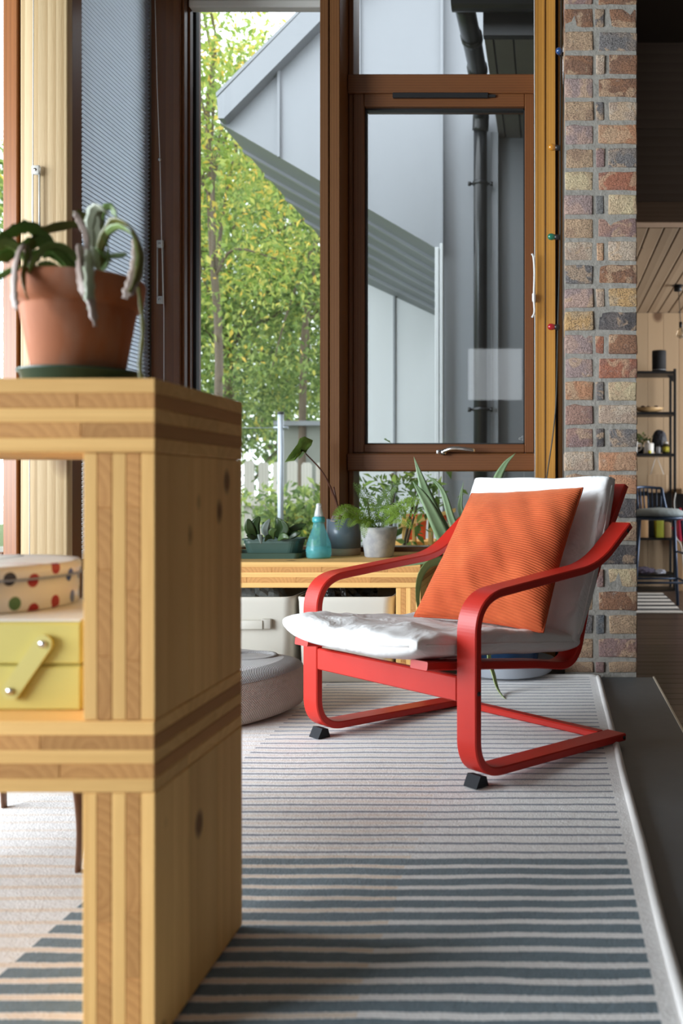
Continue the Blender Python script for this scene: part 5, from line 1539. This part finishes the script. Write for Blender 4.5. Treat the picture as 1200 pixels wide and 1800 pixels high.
# speaker
s_ = empty('smart_speaker', (std(1158), ys, SZ[652] + .0005), 'black cylindrical speaker standing on the top metal shelf', 'speaker')
m = MB(); r = 12.5 * ys / FPX; m.lathe([(r * .95, 0), (r, .005), (r, .17), (r * .96, .178), (.001, .178)], (std(1158), ys, SZ[652] + .0005), 28); m.build('body', plain('black_speaker_cloth', (.012, .013, .015), .8, bump=(300, .4)), s_)
m = MB(); m.lathe([(r * 1.003, .012), (r * 1.01, .013), (r * 1.003, .016)], (std(1158), ys, SZ[652] + .0005), 28); m.build('base_ring', M['steel'], s_)
# wooden bowl with dark fruit
b_ = empty('wooden_bowl', (std(1140), ys, SZ[724] + .0005), 'shallow pale wooden bowl on the second metal shelf', 'bowl')
m = MB(); m.lathe([(.05, 0), (.10, .015), (.125, .036), (.118, .036), (.09, .018), (.001, .010)], (std(1140), ys, SZ[724] + .0005), 28); m.build('bowl_body', wood('bowl_wood', (.55, .37, .18), (.40, .25, .11), 'X', 10, .5), b_)
for i, (dx, dy, lab) in enumerate(((-.05, 0, 'small dark fruit at the hidden end of the wooden bowl'), (.0, .03, 'small dark fruit in the middle of the wooden bowl'), (.06, -.01, 'small dark fruit near the open end of the wooden bowl'))):
    m = MB(); m.lathe([(.0005, 0), (.018, .008), (.022, .02), (.017, .034), (.004, .040), (.0005, .038)], (std(1140) + dx, ys + dy, SZ[724] + .019), 14)
    put('dark_fruit', m, plain('dark_plum_%d' % i, (.045, .02, .02), .4), lab, 'fruit', None, 'fruit in the wooden bowl')
# mug, white bottle, jars, bag on third shelf
zz = SZ[797] + .0005
mg = empty('white_mug', (std(1112), ys, zz), 'white mug with curved handle at the end of the third shelf', 'mug')
m = MB(); m.lathe([(.034, 0), (.04, .005), (.042, .10), (.038, .10), (.036, .01), (.001, .008)], (std(1112), ys, zz), 24); m.build('cup', M['white'], mg)
m = MB(); m.tube(bez([(std(1112) + .04, ys, zz + .085), (std(1112) + .068, ys, zz + .08), (std(1112) + .072, ys, zz + .045), (std(1112) + .04, ys, zz + .018)], 14), .007, 8); m.build('handle', M['white'], mg)
wb_ = empty('white_canister', (std(1140), ys - .02, zz), 'white canister with small knob and yellow seal on the third shelf', 'canister')
m = MB(); m.lathe([(.038, 0), (.041, .004), (.041, .078), (.034, .088), (.001, .09)], (std(1140), ys - .02, zz), 28); m.build('body', M['white'], wb_)
m = MB(); m.lathe([(.010, .089), (.012, .10), (.008, .108), (.001, .109)], (std(1140) - .01, ys - .02, zz), 14); m.build('knob', M['white'], wb_)
m = MB(); m.tube([(std(1140), ys - .062, zz + .012), (std(1140), ys - .0605, zz + .012)], .014, 14); m.build('seal', plain('yellow_seal', (.65, .60, .03), .5), wb_)
bg_ = lump('black_bag', (std(1160), ys + .05, zz), 1.0, .065, .05, .105, plain('navy_bag', (.02, .023, .035), .6, bump=(30, .6, .01)), 'dark navy bag standing at the back of the third shelf', 'bag', 9, .12)
jr = empty('grey_jar', (std(1156), ys - .03, zz), 'small grey jar with dark lid beside the white canister', 'jar')
m = MB(); m.lathe([(.018, 0), (.02, .003), (.02, .05), (.014, .058)], (std(1156), ys - .03, zz), 18); m.build('body', plain('grey_label', (.35, .36, .38), .4), jr)
m = MB(); m.lathe([(.014, .057), (.015, .058), (.015, .07), (.001, .071)], (std(1156), ys - .03, zz), 16); m.build('lid', M['blackplastic'], jr)
yj = empty('yellow_jar', (std(1169), ys - .03, zz), 'jar with yellow label and white lid near the shelf post', 'jar')
m = MB(); m.lathe([(.027, 0), (.03, .004), (.03, .068), (.018, .082)], (std(1169), ys - .03, zz), 20); m.build('body', plain('dark_glass', (.06, .055, .02), .15), yj)
m = MB(); m.lathe([(.0305, .014), (.0305, .056)], (std(1169), ys - .03, zz), 20); m.build('label', plain('yellow_label', (.55, .50, .05), .5), yj)
m = MB(); m.lathe([(.018, .081), (.02, .082), (.02, .10), (.001, .101)], (std(1169), ys - .03, zz), 16); m.build('lid', M['white'], yj)
pv = empty('shelf_plant', (std(1126), ys + .07, zz), 'small leafy plant in a dark pot at the back of the third shelf', 'potted plant')
m = MB(); m.lathe([(.03, 0), (.04, .06), (.035, .06), (.001, .055)], (std(1126), ys + .07, zz), 18); m.build('pot', M['blackplastic'], pv)
pts, cl = crown_pts((std(1126), ys + .06, zz + .13), (.09, .04, .06), 160, 20, .02, .2); leaf_cloud('foliage', pts, .03, leaf_mat('shelf_leaf', G2), pv)
# hanging wooden board on a cord
hb = empty('hanging_board', (fx(1156, DY + .08), DY + .08, fz(865, DY + .08)), 'pale wooden board hanging from a cord under the third shelf', 'board')
B(fx(1137, DY + .08), fx(1172, DY + .08), DY + .075, DY + .09, fz(866, DY + .08), fz(834, DY + .08), .003).build('plaque', M['wboard'], hb)
m = MB(); pkk = W(1153, 800, DY + .08); m.tube([W(1143, 834, DY + .08), pkk], .003, 6); m.tube([pkk, W(1166, 834, DY + .08)], .003, 6); m.build('cord', M['cord'], hb)
# boxes on the lower shelves
z5 = SZ[945] + .0005
def boxy(px0, px1, py, mat, name, label, cat='box', d=.18, grp=None, yo=0):
    m = MB(); m.box(fx(px0, ys), fx(px1, ys), ys - d / 2 + yo, ys + d / 2 + yo, z5, fz(py, ys), .004, 2); o = m.build(name, mat)
    return props(o, label, cat, grp)
boxy(1122, 1137, 872, wood('crate_wood', (.50, .32, .17), (.38, .23, .11), 'Z', 10), 'wooden_box', 'tall wooden box behind the stool on the lower shelf')
boxy(1151, 1164, 913, plain('lime_carton', (.42, .46, .05), .5, vary=.2), 'green_carton', 'lime green carton under the stool seat on the lower shelf', 'carton')
boxy(1165.5, 1177, 918, plain('cardboard', (.42, .28, .16), .8), 'cardboard_box', 'small brown cardboard box on the lower shelf by the post')
z6 = SZ[1010] + .0005
lump('folded_cloth', (fx(1130, ys), ys - .05, z6), 1.0, .085, .07, .028, plain('purple_grey_cloth', (.10, .085, .13), .9), 'bundle of dark purple cloth on the second lowest shelf', 'cloth', 4, .3)
lump('folded_cloth', (fx(1158, ys), ys - .05, z6), 1.0, .05, .06, .02, plain('white_blue_cloth', (.45, .47, .55), .9), 'small pale folded cloth on the second lowest shelf', 'cloth', 6, .3)
# desk with cable at the right edge
dk = empty('side_table', (fx(1225, 7.8), 7.8, DZ), 'narrow pale-topped table against the timber wall beside the shelving', 'table')
B(X1 + .02, X1 + .85, 7.55, 8.09, fz(868, 7.55), fz(859, 7.55), .003).build('top', M['wboard'], dk)
for xa in (X1 + .05, X1 + .80):
    for ya in (7.58, 8.02):
        B(xa, xa + .03, ya, ya + .03, DZ, fz(868, 7.55) - .0005, .002).build('leg', M['blackmetal'], dk)
B(X1 + .05, X1 + .83, 8.0, 8.02, fz(960, 7.6), fz(868, 7.55) - .001).build('modesty_panel', M['gasket_or_gap'], dk)
cb_ = MB(); cb_.tube(bez([W(1187, 866, 7.5), W(1184, 885, 7.48), W(1187, 905, 7.48), W(1184, 925, 7.48), W(1188, 945, 7.48), W(1197, 962, 7.48), W(1202, 1015, 7.45), (fx(1204, 7.4), 7.4, DZ + .008)], 40), .006, 6)
props(cb_.build('hanging_cable', plain('grey_cable', (.42, .42, .40), .5)), 'grey cable trailing down from the pale-topped table', 'cable')
bt = empty('pink_bottle', (fx(1195, 7.7), 7.7, fz(955, 7.7)), None, None)
bpy.data.objects.remove(bt)
bx = MB(); bx.box(fx(1186, 7.75), fx(1198, 7.75), 7.7, 7.9, DZ, fz(952, 7.75), .003); props(bx.build('brown_carton', plain('brown_carton_board', (.33, .20, .10), .8)), 'upright brown carton on the floor under the table', 'carton')
pk_ = empty('pink_watering_can', (fx(1194, 7.8), 7.8, fz(952, 7.75) + .001), 'small bright pink watering can on the carton under the table', 'watering can')
c0 = Vector((fx(1195, 7.8), 7.8, fz(952, 7.75) + .001)); pm_ = plain('hot_pink_plastic', (.70, .05, .12), .35)
m = MB(); m.lathe([(.035, 0), (.04, .004), (.04, .12), (.02, .20), (.012, .28), (.001, .285)], c0, 20); m.build('body', pm_, pk_)
m = MB(); m.tube([c0 + Vector((-.03, 0, .04)), c0 + Vector((-.07, 0, .12))], .007, 8); m.build('spout', pm_, pk_)

# blue metal counter stool with grey cushion
SYc = 6.62
bs = empty('counter_stool', (fx(1157, SYc), SYc, DZ), 'blue metal counter stool with slatted back and grey seat pad', 'stool')
Mbl = plain('blue_powder_coat', (.035, .065, .125), .35, .3)
zs_ = fz(909, SYc); cx = fx(1157, SYc)
m = MB(); m.lathe([(.001, -.018), (.165, -.018), (.185, -.010), (.19, 0), (.17, .004), (.001, .002)], (cx, SYc, zs_), 36, sx=1.0, sy=.95); m.build('seat', Mbl, bs)
m = MB(); m.lathe([(.001, 0), (.17, .0), (.20, .015), (.195, .032), (.14, .055), (.001, .065)], (cx, SYc, zs_ + .005), 36, sx=1.0, sy=.92); m.build('seat_pad', plain('grey_blue_pad', (.30, .36, .38), .9, bump=(40, .6, .01), vary=.15), bs)
legs = [(-.15, -.14, -.045), (.15, -.14, .045), (-.13, .13, -.03), (.13, .13, .03)]
for (dx, dy, o_) in legs:
    MB().tube([(cx + dx, SYc + dy, zs_ - .015), (cx + dx + o_, SYc + dy * 1.2, DZ + .001)], .012, 8).build('leg', Mbl, bs)
for (za, k) in ((.20, 1.10), (.40, 1.06)):
    zq = DZ + za; P = [(cx - .15 * k - .02, SYc - .155, zq), (cx + .15 * k + .02, SYc - .155, zq), (cx + .14 * k + .01, SYc + .145, zq), (cx - .14 * k - .01, SYc + .145, zq)]
    for i in range(4):
        if za > .3 and i % 2 == 0: continue
        MB().tube([P[i], P[(i + 1) % 4]], .008, 8).build('foot_rail', Mbl, bs)
# back rest turned to the side wall of the room
ba = math.radians(118)
def bpnt(t, h, rad=.175):
    an = ba + t; return Vector((cx + rad * math.cos(an), SYc + rad * math.sin(an), zs_ + h))
hoop = [bpnt(-.9, .005)] + [bpnt(-.9 + .12 * k / 3, .06 + .10 * k / 3, .18) for k in range(4)] + [bpnt(-.72 + 1.44 * k / 8, .205 + .012 * math.sin(math.pi * k / 8), .195) for k in range(9)] + [bpnt(.78 + .12 * k / 3, .16 - .10 * k / 3, .18) for k in range(4)] + [bpnt(.9, .005)]
MB().tube(bez(hoop, 60), .011, 8).build('back_hoop', Mbl, bs)
for k in range(9):
    t = -.70 + 1.4 * k / 8
    MB().tube([bpnt(t, .004), bpnt(t, .205, .194)], .006, 6).build('back_slat', Mbl, bs)
# striped mat
dr = empty('striped_mat', (fx(1140, 6.9), 6.9, DZ), 'black and white striped mat on the dark timber floor under the stool', 'mat')
x0_, x1_ = 0.34, 0.93; yA, yB = 6.35, 7.52; n_ = 11
for k in range(n_):
    B(x0_, x1_, yA + (yB - yA) * k / n_, yA + (yB - yA) * (k + 1) / n_, DZ + .0005, DZ + .007).build('stripe', plain('mat_white' if k % 2 == 0 else 'mat_black', (.58, .57, .54) if k % 2 == 0 else (.02, .022, .025), .95), dr)
# pendant lamp and ceiling rail
pd_ = empty('pendant_lamp', W(1192, 492, 7.0), 'black pendant fitting with a bare glass bulb hanging in the dining room', 'lamp')
MB().tube([(fx(1191, 7.0), 7.0, 2.242), (fx(1191, 7.0), 7.0, 2.20)], .03, 16).build('canopy', M['blackmetal'], pd_)
MB().tube([(fx(1192, 7.0), 7.0, 2.20), W(1196, 570, 7.0)], .003, 6).build('flex', M['cable'], pd_)
m = MB(); m.lathe([(.001, .03), (.03, .028), (.045, .01), (.05, -.01), (.03, -.012), (.001, -.012)], W(1192, 500, 7.0), 20); m.build('shade_cap', M['blackmetal'], pd_)
MB().tube([W(1196, 566, 7.0), W(1196, 575, 7.0)], .012, 12).build('socket', M['blackmetal'], pd_)
m = MB(); m.lathe([(.010, .045), (.02, .03), (.034, .0), (.03, -.025), (.012, -.038), (.001, -.04)], W(1196, 586, 7.0), 20); m.build('bulb', plain('smoky_bulb_glass', (.75, .68, .55), .05, Transmission_Weight=.8), pd_)
rl = MB(); rl.tube([(0.32, 5.9, fz(429, 5.9)), (1.7, 5.9, fz(429, 5.9))], .012, 10)
for X_ in (0.6, 1.4): rl.tube([(X_, 5.9, fz(429, 5.9)), (X_, 5.9, 2.243)], .008, 8)
props(rl.build('ceiling_rail', M['blackmetal']), 'thin black rail fixed below the timber dining room ceiling', 'rail')
